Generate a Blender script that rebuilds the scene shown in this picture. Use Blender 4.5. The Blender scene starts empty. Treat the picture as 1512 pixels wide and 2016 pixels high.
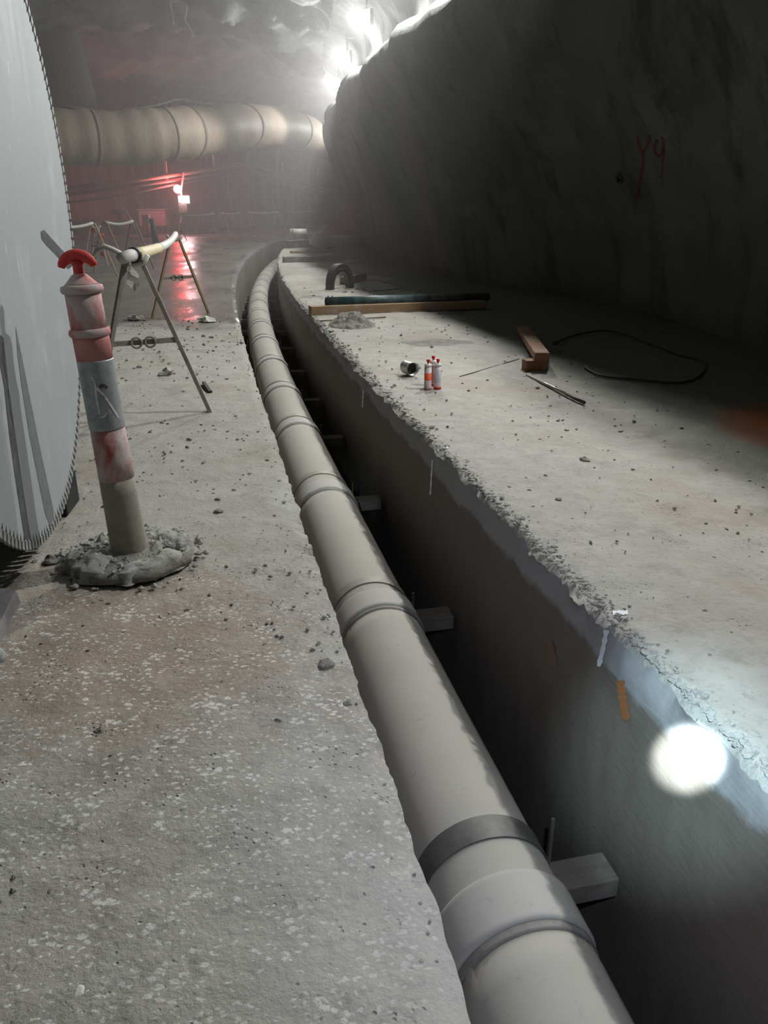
import bpy, bmesh, math, random
import numpy as np
from mathutils import Vector, Matrix

C = bpy.context.scene.collection
SC = bpy.context.scene
PI = math.pi
RND = random.Random(7)

# ------------------------------------------------------------------ camera
FPX, CAMH = 1514.0, 1.4
PITCH = math.atan((1008 - 402) / FPX)
cam_d = bpy.data.cameras.new('camera')
cam_d.sensor_fit = 'HORIZONTAL'
cam_d.sensor_width = 36.0
cam_d.lens = FPX / 1512.0 * 36.0
cam_d.clip_start = 0.05
cam_d.clip_end = 300
cam = bpy.data.objects.new('camera', cam_d)
C.objects.link(cam)
cam.location = (0, 0, CAMH)
cam.rotation_euler = (PI / 2 - PITCH, 0, 0)
SC.camera = cam

# ------------------------------------------------------------------ world, exposure
SC.view_settings.view_transform = 'Standard'
SC.view_settings.look = 'None'
SC.view_settings.gamma = 1.0
SC.view_settings.use_curve_mapping = False
SC.view_settings.exposure = 0.28
SC.cycles.max_bounces = 6
SC.cycles.diffuse_bounces = 3
SC.cycles.volume_bounces = 1
SC.cycles.volume_step_rate = 4.0
SC.cycles.use_denoising = True
SC.cycles.sample_clamp_indirect = 6.0
wd = bpy.data.worlds.new('world')
SC.world = wd
wd.use_nodes = True
wd.node_tree.nodes['Background'].inputs[0].default_value = (0.55, 0.62, 0.72, 1)
wd.node_tree.nodes['Background'].inputs[1].default_value = 0.03

LAMP_W = 800.0            # each tunnel flood lamp
LAMP_COL = (0.99, 0.99, 0.955)
LAMP_Y = [29.0, 24.0, 19.0, 14.0, 9.0, 4.5, -3.0, 36.0, 44.0, 53.0]  # last ones are added fill lamps, behind the camera and past the bend
HAZE = 0.011

def add_light(name, kind, loc, energy, color, radius=0.05, parent=None, **kw):
    ld = bpy.data.lights.new(name, kind)
    ld.energy = energy
    ld.color = color
    ld.shadow_soft_size = radius
    for k, v in kw.items():
        setattr(ld, k, v)
    o = bpy.data.objects.new(name, ld)
    C.objects.link(o)
    o.location = loc
    if parent:
        o.parent = parent
    return o

def ray(px, py):
    x = (px - 756) / FPX
    y = (py - 1008) / FPX
    return Vector((x, math.cos(PITCH) - y * math.sin(PITCH), -math.sin(PITCH) - y * math.cos(PITCH)))

def G(px, py, z=0.0):
    d = ray(px, py)
    return Vector((0, 0, CAMH)) + d * ((z - CAMH) / d.z)

def D(px, py, Y):
    d = ray(px, py)
    return Vector((0, 0, CAMH)) + d * (Y / d.y)

# photographer's head torch: a narrow hot spot on the trench wall, with a weak wide spill
def aim(o, target):
    o.rotation_euler = (Vector(target) - o.location).to_track_quat('-Z', 'Y').to_euler()
TORCH_AT = D(1357, 1487, 1.80)
torch = add_light('head_torch_beam', 'SPOT', (0.10, 0.02, 1.62), 5000, (0.80, 0.95, 1.0), 0.012, spot_size=math.radians(4.7), spot_blend=0.75)
aim(torch, TORCH_AT)
halo = add_light('head_torch_halo', 'SPOT', (0.10, 0.02, 1.62), 520, (0.60, 0.88, 1.0), 0.012, spot_size=math.radians(19.0), spot_blend=1.0)
aim(halo, TORCH_AT)
torch2 = add_light('second_torch_beam', 'SPOT', (-0.35, -0.3, 1.7), 260, (0.72, 0.93, 1.0), 0.02, spot_size=math.radians(7.5), spot_blend=1.0)
aim(torch2, G(655, 965, -0.62))
spill = add_light('head_torch_spill', 'SPOT', (0.10, 0.02, 1.62), 95, (0.72, 0.79, 1.0), 0.02, spot_size=math.radians(70), spot_blend=1.0)
aim(spill, TORCH_AT)

# ------------------------------------------------------------------ alignment of the trench and tunnel
CF = [0.3886609269642719, -0.22856564969243387, -0.0006584153559395327, 0.0001348447316340002, -1.4098323222744291e-06]
def _poly(Y): return sum(CF[i] * Y ** i for i in range(5))
def _slope(Y): return sum(i * CF[i] * Y ** (i - 1) for i in range(1, 5))
_Y = np.arange(-40.0, 140.0, 0.05)
_S = np.where(_Y < 0, _slope(0.0), np.where(_Y < 33, _slope(_Y), np.minimum(_slope(33.0) + 0.021 * (_Y - 33), 1.5)))
_X = np.cumsum(_S) * 0.05
_X = _X - np.interp(0.0, _Y, _X) + _poly(0.0)
def path(Y, o, z=0.0):
    """trench left edge at Y, moved o metres to its right"""
    Y = np.asarray(Y, float)
    s = np.interp(Y, _Y, _S)
    n = np.sqrt(1 + s * s)
    return np.interp(Y, _Y, _X) + o / n, Y - o * s / n, z + 0 * Y
def PV(Y, o, z=0.0):
    a = path(Y, o, z)
    return Vector((float(a[0]), float(a[1]), float(a[2])))
def dirv(Y):
    s = float(np.interp(Y, _Y, _S))
    return Vector((s, 1, 0)).normalized()
TW = 0.94      # trench width
TD = 1.75      # trench depth
def OB(Y): return np.interp(Y, [-40, 6, 9, 12.3, 13.6, 15.5, 22, 31, 45, 140], [4.9, 4.95, 5.5, 5.3, 4.75, 4.35, 4.1, 3.5, 3.4, 3.4])
def CR(Y): return np.interp(Y, [-40, 3, 6, 9, 12, 14.5, 20, 30, 45, 140], [3.80, 3.80, 3.9, 3.72, 3.15, 2.75, 2.6, 2.4, 2.3, 2.3])   # brow of the right wall
def OL(Y): return np.interp(Y, [-40, 20, 33, 40, 47, 60, 140], [-13.0, -13.2, -12.5, -10.6, -9.2, -8.4, -8.0])

# ------------------------------------------------------------------ numpy noise
_rng = np.random.default_rng(3)
_T = _rng.random((64, 64, 64))
def vnoise(x, y, z):
    xi = np.floor(x).astype(int); yi = np.floor(y).astype(int); zi = np.floor(z).astype(int)
    fx = x - xi; fy = y - yi; fz = z - zi
    fx = fx * fx * (3 - 2 * fx); fy = fy * fy * (3 - 2 * fy); fz = fz * fz * (3 - 2 * fz)
    def t(a, b, c): return _T[(xi + a) & 63, (yi + b) & 63, (zi + c) & 63]
    v = ((t(0,0,0)*(1-fx)+t(1,0,0)*fx)*(1-fy) + (t(0,1,0)*(1-fx)+t(1,1,0)*fx)*fy)*(1-fz) + \
        ((t(0,0,1)*(1-fx)+t(1,0,1)*fx)*(1-fy) + (t(0,1,1)*(1-fx)+t(1,1,1)*fx)*fy)*fz
    return v * 2 - 1
def fbm(x, y, z, f=1.0, oct=4, gain=0.5):
    r = 0; a = 1.0
    for i in range(oct):
        r = r + a * vnoise(x * f + 11.3 * i, y * f + 5.1 * i, z * f + 7.7 * i)
        a *= gain; f *= 2.03
    return r

# ------------------------------------------------------------------ materials
def nodes_of(name):
    m = bpy.data.materials.new(name)
    m.use_nodes = True
    nt = m.node_tree
    return m, nt, nt.nodes['Principled BSDF']
def N(nt, typ, **kw):
    n = nt.nodes.new(typ)
    for k, v in kw.items():
        if k.startswith('i_'):
            key = k[2:]
            key = int(key) if key.isdigit() else key.replace('_', ' ')
            n.inputs[key].default_value = v
        else:
            setattr(n, k, v)
    return n
def L(nt, a, b): nt.links.new(a, b)
def ramp(nt, fac, stops, interp='LINEAR'):
    r = nt.nodes.new('ShaderNodeValToRGB')
    r.color_ramp.interpolation = interp
    while len(r.color_ramp.elements) < len(stops):
        r.color_ramp.elements.new(0.5)
    for e, (p, c) in zip(r.color_ramp.elements, stops):
        e.position = p
        e.color = (*c, 1) if len(c) == 3 else c
    L(nt, fac, r.inputs[0])
    return r.outputs[0]
def mixc(nt, fac, a, b, mode='MIX'):
    m = nt.nodes.new('ShaderNodeMix')
    m.data_type = 'RGBA'; m.blend_type = mode
    for s, v in ((0, fac), (6, a), (7, b)):
        if hasattr(v, 'links'): L(nt, v, m.inputs[s])
        else: m.inputs[s].default_value = v if s == 0 else ((*v, 1) if len(v) == 3 else v)
    return m.outputs[2]
def math_(nt, op, a, b=None, c=None, clamp=False):
    m = nt.nodes.new('ShaderNodeMath'); m.operation = op; m.use_clamp = clamp
    for i, v in enumerate((a, b, c)):
        if v is None: continue
        if hasattr(v, 'links'): L(nt, v, m.inputs[i])
        else: m.inputs[i].default_value = v
    return m.outputs[0]
def noise(nt, co, scale, detail=4, rough=0.6, dist=0.0):
    n = N(nt, 'ShaderNodeTexNoise', i_Scale=scale, i_Detail=detail, i_Roughness=rough, i_Distortion=dist)
    L(nt, co, n.inputs['Vector'])
    return n.outputs[0]
def objco(nt, sx=1, sy=1, sz=1):
    t = N(nt, 'ShaderNodeTexCoord')
    if (sx, sy, sz) == (1, 1, 1): return t.outputs['Object']
    m = N(nt, 'ShaderNodeMapping'); m.inputs['Scale'].default_value = (sx, sy, sz)
    L(nt, t.outputs['Object'], m.inputs[0]); return m.outputs[0]
def bump(nt, b, h, strength, dist=0.01):
    n = N(nt, 'ShaderNodeBump', i_Strength=strength, i_Distance=dist)
    L(nt, h, n.inputs['Height']); L(nt, n.outputs[0], b.inputs['Normal'])
def col(b, sock): b.id_data.links.new(sock, b.inputs['Base Color'])

def dusty(name, c, dust=(0.40, 0.38, 0.34), amt=0.45, rough=0.75, metal=0.0, scale=12, bumps=0.3, spec=0.3):
    """plain coloured material under cement dust"""
    m, nt, b = nodes_of(name)
    co = objco(nt)
    f = noise(nt, co, scale, 6, 0.65)
    k = ramp(nt, f, [(0.5 - amt * 0.45, (0, 0, 0)), (0.95 - amt * 0.45, (1, 1, 1))])
    f2 = noise(nt, co, scale * 4, 3)
    c1 = mixc(nt, f2, tuple(x * 0.75 for x in c), tuple(min(1, x * 1.2) for x in c))
    col(b, mixc(nt, math_(nt, 'MULTIPLY', k, min(1, amt * 1.6)), c1, dust))
    b.inputs['Roughness'].default_value = rough
    b.inputs['Metallic'].default_value = metal
    b.inputs['Specular IOR Level'].default_value = spec
    if bumps: bump(nt, b, f2, bumps, 0.004)
    return m

def emit(name, c, s):
    m, nt, b = nodes_of(name)
    b.inputs['Base Color'].default_value = (*c, 1)
    b.inputs['Emission Color'].default_value = (*c, 1)
    b.inputs['Emission Strength'].default_value = s
    return m

def mat_floor(right=False):
    m, nt, b = nodes_of('dusty slab' if right else 'dusty concrete floor')
    co = objco(nt)
    sep = N(nt, 'ShaderNodeSeparateXYZ'); L(nt, co, sep.inputs[0])
    X, Y = sep.outputs[0], sep.outputs[1]
    n1 = noise(nt, co, 0.9, 5, 0.6)
    n2 = noise(nt, co, 6.0, 6, 0.65)
    n3 = noise(nt, co, 45.0, 4, 0.6)
    base = mixc(nt, n2, (0.24, 0.232, 0.21), (0.43, 0.42, 0.385))
    # brown silt patches
    br = ramp(nt, n1, [(0.50, (0, 0, 0)), (0.68, (1, 1, 1))])
    base = mixc(nt, math_(nt, 'MULTIPLY', br, 0.55), base, (0.27, 0.215, 0.165))
    bw = N(nt, 'ShaderNodeVectorMath', operation='DISTANCE'); bw.inputs[1].default_value = (-0.85, 2.25, 0); L(nt, co, bw.inputs[0])
    bwm = math_(nt, 'SUBTRACT', 1.0, math_(nt, 'DIVIDE', math_(nt, 'SUBTRACT', math_(nt, 'ADD', bw.outputs['Value'], math_(nt, 'MULTIPLY', n2, 0.7)), 0.6), 0.5, clamp=True), clamp=True)
    base = mixc(nt, math_(nt, 'MULTIPLY', bwm, 0.55), base, (0.25, 0.17, 0.115))
    dk = ramp(nt, noise(nt, co, 2.2, 7, 0.75), [(0.54, (0, 0, 0)), (0.66, (1, 1, 1))])
    base = mixc(nt, math_(nt, 'MULTIPLY', dk, 0.45), base, (0.165, 0.155, 0.14))
    mo = ramp(nt, noise(nt, co, 22.0, 5, 0.7), [(0.55, (0, 0, 0)), (0.68, (1, 1, 1))])
    base = mixc(nt, math_(nt, 'MULTIPLY', mo, 0.4), base, (0.17, 0.165, 0.155))
    # pits and dark grit
    vo = N(nt, 'ShaderNodeTexVoronoi', voronoi_dimensions='2D', i_Scale=34.0); L(nt, co, vo.inputs['Vector'])
    pit = ramp(nt, vo.outputs['Distance'], [(0.06, (1, 1, 1)), (0.17, (0, 0, 0))])
    gate = ramp(nt, noise(nt, co, 4.0, 5, 0.75), [(0.54, (0, 0, 0)), (0.66, (1, 1, 1))])
    pits = math_(nt, 'MULTIPLY', pit, gate)
    base = mixc(nt, math_(nt, 'MULTIPLY', pits, 0.75), base, (0.12, 0.115, 0.105))
    # exposed pale aggregate flecks in the worn area near the camera on the left
    map2 = N(nt, 'ShaderNodeMapping'); map2.inputs['Scale'].default_value = (1.0, 1.55, 1.0); map2.inputs['Rotation'].default_value = (0, 0, 0.35)
    L(nt, co, map2.inputs[0])
    dn = N(nt, 'ShaderNodeTexNoise', i_Scale=70.0, i_Detail=3.0)
    L(nt, map2.outputs[0], dn.inputs['Vector'])
    vm = N(nt, 'ShaderNodeMix'); vm.data_type = 'VECTOR'; vm.inputs[0].default_value = 0.028
    L(nt, map2.outputs[0], vm.inputs[4]); L(nt, dn.outputs['Color'], vm.inputs[5])
    vo2 = N(nt, 'ShaderNodeTexVoronoi', voronoi_dimensions='2D', i_Scale=44.0); L(nt, vm.outputs[1], vo2.inputs['Vector'])
    sizes = N(nt, 'ShaderNodeSeparateColor'); L(nt, vo2.outputs['Color'], sizes.inputs[0])
    clus = ramp(nt, noise(nt, co, 7.0, 4, 0.6), [(0.35, (0.15,) * 3), (0.65, (1, 1, 1))])
    rad = math_(nt, 'MULTIPLY', math_(nt, 'MULTIPLY_ADD', sizes.outputs[0], 0.62, 0.0), clus)
    fleck = math_(nt, 'DIVIDE', math_(nt, 'SUBTRACT', rad, vo2.outputs['Distance']), 0.10, clamp=True)
    area = math_(nt, 'MULTIPLY', ramp(nt, X, [(0.0, (1, 1, 1)), (1.0, (0, 0, 0))]), 1.0)
    # distance from the worn patch centre
    vs = N(nt, 'ShaderNodeVectorMath', operation='DISTANCE'); vs.inputs[1].default_value = (-1.25, 1.6, 0)
    L(nt, co, vs.inputs[0])
    d_ = math_(nt, 'ADD', vs.outputs['Value'], math_(nt, 'MULTIPLY', math_(nt, 'SUBTRACT', noise(nt, co, 3.0, 5, 0.6), 0.5), 1.3))
    patch = math_(nt, 'SUBTRACT', 1.0, math_(nt, 'DIVIDE', math_(nt, 'SUBTRACT', d_, 0.9), 0.8, clamp=True), clamp=True)
    fm = math_(nt, 'MULTIPLY', fleck, patch)
    base = mixc(nt, math_(nt, 'MULTIPLY', fm, 0.8), base, (0.62, 0.62, 0.60))
    # wet mud beyond the dry working area, on the haul road side only
    wn = math_(nt, 'MULTIPLY', math_(nt, 'SUBTRACT', noise(nt, co, 0.6, 5, 0.65), 0.5), 3.5)
    wet = math_(nt, 'DIVIDE', math_(nt, 'SUBTRACT', math_(nt, 'ADD', Y, wn), 9.3), 0.8, clamp=True)
    wet = math_(nt, 'MULTIPLY', wet, 0.0 if right else 1.0)
    # silty seepage against the right wall
    sx = math_(nt, 'ADD', X, math_(nt, 'MULTIPLY', Y, 0.17))
    seep = math_(nt, 'MULTIPLY', 1.0 if right else 0.0, math_(nt, 'DIVIDE', math_(nt, 'SUBTRACT', math_(nt, 'ADD', sx, math_(nt, 'MULTIPLY', math_(nt, 'SUBTRACT', n1, 0.5), 1.6)), 2.55), 0.35, clamp=True))
    base = mixc(nt, seep, base, (0.13, 0.135, 0.105))
    rust = N(nt, 'ShaderNodeVectorMath', operation='DISTANCE'); rust.inputs[1].default_value = (2.95, 5.0, 0); L(nt, co, rust.inputs[0])
    rf = math_(nt, 'SUBTRACT', 1.0, math_(nt, 'DIVIDE', math_(nt, 'SUBTRACT', math_(nt, 'ADD', rust.outputs['Value'], math_(nt, 'MULTIPLY', n1, 0.6)), 0.75), 0.35, clamp=True), clamp=True)
    base = mixc(nt, rf, base, (0.30, 0.09, 0.025))
    mud = mixc(nt, n1, (0.105, 0.098, 0.09), (0.155, 0.145, 0.132))
    base = mixc(nt, wet, base, mud)
    col(b, base)
    r1 = ramp(nt, noise(nt, objco(nt, 1, 0.35, 1), 1.2, 5, 0.7), [(0.42, (0.24,) * 3), (0.62, (0.52,) * 3)])
    rr = mixc(nt, wet, (0.88, 0.88, 0.88), r1)
    rr = mixc(nt, math_(nt, 'MULTIPLY', seep, 0.8), rr, (0.45, 0.45, 0.45))
    L(nt, rr, b.inputs['Roughness'])
    b.inputs['Specular IOR Level'].default_value = 0.3
    h = math_(nt, 'ADD', math_(nt, 'MULTIPLY', n3, 0.5), math_(nt, 'MULTIPLY', n2, 1.0))
    h = math_(nt, 'SUBTRACT', h, math_(nt, 'MULTIPLY', pits, 0.7))
    h = math_(nt, 'MULTIPLY', h, math_(nt, 'SUBTRACT', 1.0, math_(nt, 'MULTIPLY', wet, 0.985)))
    bump(nt, b, h, 0.75, 0.014)
    return m

def mat_rock(name, c1, c2, stain, sc=1.0, bs=0.8, bd=0.06, rough=0.85, streak=True):
    m, nt, b = nodes_of(name)
    co = objco(nt)
    n1 = noise(nt, co, 0.5 * sc, 6, 0.65, 0.6)
    n2 = noise(nt, co, 5 * sc, 6, 0.65)
    base = mixc(nt, ramp(nt, n1, [(0.3, (0, 0, 0)), (0.7, (1, 1, 1))]), c1, c2)
    if streak:
        st = noise(nt, objco(nt, 1.6, 1.6, 0.10), 1.1, 5, 0.7)
        k = ramp(nt, st, [(0.52, (0, 0, 0)), (0.66, (1, 1, 1))])
        base = mixc(nt, math_(nt, 'MULTIPLY', k, 0.75), base, stain)
    base = mixc(nt, math_(nt, 'MULTIPLY', n2, 0.35), base, (0.05, 0.05, 0.05))
    col(b, base)
    b.inputs['Roughness'].default_value = rough
    b.inputs['Specular IOR Level'].default_value = 0.3
    h = math_(nt, 'ADD', math_(nt, 'MULTIPLY', noise(nt, co, 2.2 * sc, 8, 0.7), 1.0), math_(nt, 'MULTIPLY', n2, 0.3))
    bump(nt, b, h, bs, bd)
    return m

def mat_trench():
    m, nt, b = nodes_of('sawn concrete trench face')
    co = objco(nt)
    sep = N(nt, 'ShaderNodeSeparateXYZ'); L(nt, co, sep.inputs[0])
    n1 = noise(nt, co, 1.3, 5, 0.65)
    n2 = noise(nt, co, 14, 6, 0.7)
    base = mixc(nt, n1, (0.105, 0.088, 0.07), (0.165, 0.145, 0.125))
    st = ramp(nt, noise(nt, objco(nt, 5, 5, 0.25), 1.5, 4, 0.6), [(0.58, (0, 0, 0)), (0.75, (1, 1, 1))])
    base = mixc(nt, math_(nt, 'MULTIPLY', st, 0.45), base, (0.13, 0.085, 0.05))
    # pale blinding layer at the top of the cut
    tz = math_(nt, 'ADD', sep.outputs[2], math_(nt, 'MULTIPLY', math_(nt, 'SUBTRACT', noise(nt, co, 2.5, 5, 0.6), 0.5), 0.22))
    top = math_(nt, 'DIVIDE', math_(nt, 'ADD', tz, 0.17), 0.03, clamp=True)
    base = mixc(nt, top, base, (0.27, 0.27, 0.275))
    col(b, base)
    b.inputs['Roughness'].default_value = 0.7
    arc = noise(nt, objco(nt, 1.0, 1.0, 6.0), 9, 3, 0.5)
    bump(nt, b, math_(nt, 'ADD', math_(nt, 'MULTIPLY', arc, 0.6), n2), 0.45, 0.006)
    return m

def mat_pipe(name='dusty pipe plastic', c=(0.36, 0.345, 0.31)):
    m, nt, b = nodes_of(name)
    co = objco(nt)
    n1 = noise(nt, co, 2.5, 5, 0.6)
    n2 = noise(nt, co, 25, 5, 0.7)
    base = mixc(nt, n1, tuple(x * 0.86 for x in c), tuple(x * 1.1 for x in c))
    k = ramp(nt, n2, [(0.60, (0, 0, 0)), (0.74, (1, 1, 1))])
    base = mixc(nt, math_(nt, 'MULTIPLY', k, 0.5), base, (0.20, 0.185, 0.165))
    k2 = ramp(nt, noise(nt, co, 4, 4, 0.6), [(0.60, (0, 0, 0)), (0.75, (1, 1, 1))])
    base = mixc(nt, math_(nt, 'MULTIPLY', k2, 0.25), base, (0.40, 0.30, 0.22))
    col(b, base)
    b.inputs['Roughness'].default_value = 0.78
    b.inputs['Specular IOR Level'].default_value = 0.2
    bump(nt, b, n2, 0.15, 0.003)
    return m

def mat_blade():
    m, nt, b = nodes_of('wiped saw blade steel')
    co = objco(nt)     # local: x across, z up, y thickness
    a = noise(nt, objco(nt, 9, 9, 0.5), 1.5, 5, 0.6)
    f = noise(nt, co, 3, 5, 0.6)
    base = mixc(nt, a, (0.26, 0.285, 0.30), (0.34, 0.36, 0.37))
    k = ramp(nt, f, [(0.55, (0, 0, 0)), (0.75, (1, 1, 1))])
    base = mixc(nt, math_(nt, 'MULTIPLY', k, 0.3), base, (0.56, 0.52, 0.45))
    sp = ramp(nt, noise(nt, objco(nt, 40, 40, 6), 1.0, 3, 0.5), [(0.70, (0, 0, 0)), (0.74, (1, 1, 1))])
    base = mixc(nt, math_(nt, 'MULTIPLY', sp, 0.5), base, (0.8, 0.8, 0.8))
    col(b, base)
    b.inputs['Metallic'].default_value = 0.05
    b.inputs['Specular IOR Level'].default_value = 0.15
    L(nt, ramp(nt, a, [(0.3, (0.62,) * 3), (0.7, (0.75,) * 3)]), b.inputs['Roughness'])
    return m

def mat_wood(name, c1, c2, wet=0.0):
    m, nt, b = nodes_of(name)
    w = noise(nt, objco(nt, 1.2, 14, 14), 2.0, 5, 0.6, 1.0)
    base = mixc(nt, w, c1, c2)
    k = ramp(nt, noise(nt, objco(nt), 5, 5, 0.6), [(0.5, (0, 0, 0)), (0.72, (1, 1, 1))])
    base = mixc(nt, math_(nt, 'MULTIPLY', k, 0.55), base, (0.36, 0.345, 0.31))
    col(b, base)
    b.inputs['Roughness'].default_value = 0.8
    bump(nt, b, w, 0.4, 0.004)
    return m

def mat_bollard(name, c, chalk=0.5):
    m, nt, b = nodes_of(name)
    co = objco(nt)
    f = noise(nt, objco(nt, 1, 1, 0.6), 9, 6, 0.65)
    k = ramp(nt, f, [(0.36, (0, 0, 0)), (0.56, (1, 1, 1))])
    base = mixc(nt, math_(nt, 'MULTIPLY', k, chalk), c, (0.47, 0.42, 0.41))
    col(b, base)
    b.inputs['Roughness'].default_value = 0.7
    b.inputs['Specular IOR Level'].default_value = 0.25
    return m

M = {}
M['floor'] = mat_floor()
M['slab'] = mat_floor(True)
M['wallR'] = mat_rock('dark damp shotcrete', (0.095, 0.108, 0.10), (0.18, 0.195, 0.17), (0.045, 0.06, 0.056), 1.0, 0.7, 0.05, 0.8)
M['wallL'] = mat_rock('streaked shotcrete', (0.13, 0.12, 0.11), (0.21, 0.195, 0.185), (0.44, 0.42, 0.40), 0.8, 0.6, 0.08, 0.8)
M['ceil'] = mat_rock('sprayed rock roof', (0.15, 0.155, 0.145), (0.30, 0.30, 0.285), (0.1, 0.1, 0.1), 0.9, 0.9, 0.16, 0.75, streak=False)
M['trench'] = mat_trench()
M['pipe'] = mat_pipe()
M['coupling'] = mat_pipe('dusty coupling plastic', (0.39, 0.38, 0.355))
M['gasket'] = dusty('dusty grey joint ring', (0.17, 0.165, 0.155), (0.26, 0.25, 0.23), 0.5)
M['strap'] = dusty('dull galvanised strap', (0.10, 0.098, 0.098), (0.2, 0.19, 0.18), 0.35, 0.55, 0.4, 10, 0.1)
M['strap2'] = dusty('dusty brown steel strap', (0.24, 0.215, 0.19), (0.36, 0.33, 0.29), 0.5, 0.6, 0.2, 10, 0.1)
M['blade'] = mat_blade()
M['tooth'] = dusty('cement caked segment steel', (0.16, 0.16, 0.155), (0.42, 0.42, 0.40), 0.5, 0.7, 0.2, 30, 0.5)
M['black'] = dusty('black machine paint', (0.012, 0.014, 0.014), (0.05, 0.05, 0.045), 0.3, 0.6, 0, 6, 0.2)
M['timber'] = mat_wood('pale construction timber', (0.20, 0.115, 0.055), (0.36, 0.245, 0.14))
M['timberR'] = mat_wood('reddish timber', (0.17, 0.075, 0.035), (0.30, 0.155, 0.08))
M['timberD'] = mat_wood('grey weathered timber', (0.10, 0.085, 0.065), (0.20, 0.18, 0.15))
M['pipeG'] = dusty('dark green plastic', (0.012, 0.05, 0.052), (0.30, 0.31, 0.29), 0.25, 0.45, 0, 9, 0.1)
M['steelD'] = dusty('dark dull steel', (0.055, 0.05, 0.045), (0.2, 0.18, 0.16), 0.35, 0.5, 0.6, 10, 0.2)
M['steelL'] = dusty('worn bright steel', (0.42, 0.41, 0.38), (0.3, 0.29, 0.27), 0.4, 0.35, 0.8, 30, 0.1)
M['mud'] = mat_rock('grey cement mud', (0.22, 0.21, 0.19), (0.36, 0.35, 0.32), (0, 0, 0), 6.0, 1.0, 0.02, 0.9, streak=False)
M['mudL'] = mat_rock('pale cement crumbs', (0.33, 0.325, 0.30), (0.50, 0.49, 0.46), (0, 0, 0), 8.0, 1.0, 0.012, 0.9, streak=False)
M['red'] = mat_bollard('red rubber', (0.55, 0.018, 0.012), 0.15)
M['redC'] = mat_bollard('red plastic under chalky dust', (0.50, 0.05, 0.045), 0.93)
M['redM'] = mat_bollard('scuffed red plastic', (0.52, 0.035, 0.03), 0.5)
M['redW'] = mat_bollard('worn red and grey plastic', (0.36, 0.07, 0.055), 0.95)
M['greyB'] = dusty('cement coated plastic', (0.24, 0.22, 0.18), (0.33, 0.315, 0.27), 0.6, 0.85, 0, 9, 0.5)
M['silver'] = dusty('scuffed reflective band', (0.26, 0.28, 0.28), (0.52, 0.55, 0.56), 0.42, 0.4, 0.2, 14, 0.2)
M['duct'] = None
M['white'] = dusty('white plastic', (0.66, 0.65, 0.61), (0.5, 0.48, 0.44), 0.3, 0.6)
M['yellow'] = dusty('yellowed rail sleeve', (0.55, 0.46, 0.26), (0.55, 0.52, 0.44), 0.4, 0.7)
M['legY'] = dusty('dusty yellow leg', (0.33, 0.24, 0.08), (0.36, 0.33, 0.27), 0.5, 0.7)
M['legG'] = dusty('mud coated leg', (0.20, 0.185, 0.155), (0.36, 0.34, 0.30), 0.5, 0.8)
M['reflR'] = dusty('red reflector', (0.65, 0.03, 0.03), (0.3, 0.28, 0.26), 0.15, 0.3)
M['paint'] = dusty('white spray paint', (0.75, 0.76, 0.80), (0.6, 0.6, 0.62), 0.3, 0.7)
M['paintR'] = dusty('dull red spray paint', (0.14, 0.022, 0.02), (0.12, 0.10, 0.08), 0.35, 0.8)
M['rust'] = dusty('rusty seep stain', (0.34, 0.13, 0.045), (0.2, 0.12, 0.07), 0.35, 0.8)
M['dark'] = dusty('near black rubber', (0.02, 0.02, 0.02), (0.09, 0.09, 0.08), 0.3, 0.55)
M['cable'] = dusty('dusty cable', (0.10, 0.09, 0.08), (0.34, 0.31, 0.28), 0.5, 0.7)
M['orange'] = dusty('orange plastic', (0.65, 0.12, 0.03), (0.4, 0.35, 0.3), 0.2, 0.5)
M['redcap'] = dusty('red cap plastic', (0.62, 0.02, 0.02), (0.4, 0.3, 0.3), 0.1, 0.4, bumps=0)
M['tin'] = dusty('crumpled tin', (0.62, 0.64, 0.6), (0.13, 0.15, 0.12), 0.5, 0.35, 0.7, 14, 0.2)
M['lens'] = emit('lit lamp lens', (0.93, 0.98, 1.0), 85.0)
M['lensR'] = emit('lit red lens', (1.0, 0.07, 0.05), 22.0)
M['lensP'] = emit('lit white lens', (1.0, 0.85, 0.88), 40.0)

def mat_duct():
    m, nt, b = nodes_of('cream ventilation fabric')
    co = objco(nt)
    n1 = noise(nt, objco(nt, 1, 1, 1), 0.9, 5, 0.6)
    base = mixc(nt, n1, (0.36, 0.275, 0.205), (0.48, 0.385, 0.295))
    n2 = noise(nt, objco(nt, 3, 0.7, 1), 1.4, 6, 0.7)
    base = mixc(nt, math_(nt, 'MULTIPLY', ramp(nt, n2, [(0.5, (0, 0, 0)), (0.7, (1, 1, 1))]), 0.35), base, (0.30, 0.23, 0.17))
    col(b, base)
    b.inputs['Roughness'].default_value = 0.6
    bump(nt, b, n2, 0.4, 0.08)
    return m
M['duct'] = mat_duct()

def mat_label(name, panel, lo=0.35, hi=0.75, ink=(0.25, 0.2, 0.22)):
    """cartridge sleeve: coloured panel and small printed marks, by height (object z 0..1 of 0.2 m)"""
    m, nt, b = nodes_of(name)
    co = objco(nt)
    sep = N(nt, 'ShaderNodeSeparateXYZ'); L(nt, co, sep.inputs[0])
    z = sep.outputs[2]
    p = math_(nt, 'MULTIPLY', math_(nt, 'GREATER_THAN', z, lo), math_(nt, 'LESS_THAN', z, hi))
    base = mixc(nt, p, (0.55, 0.50, 0.50), panel)
    n = ramp(nt, noise(nt, objco(nt, 90, 90, 160), 1.0, 2, 0.5), [(0.56, (0, 0, 0)), (0.60, (1, 1, 1))])
    low = math_(nt, 'LESS_THAN', z, lo)
    base = mixc(nt, math_(nt, 'MULTIPLY', math_(nt, 'MULTIPLY', n, low), 0.6), base, ink)
    col(b, base)
    b.inputs['Roughness'].default_value = 0.45
    return m

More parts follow.
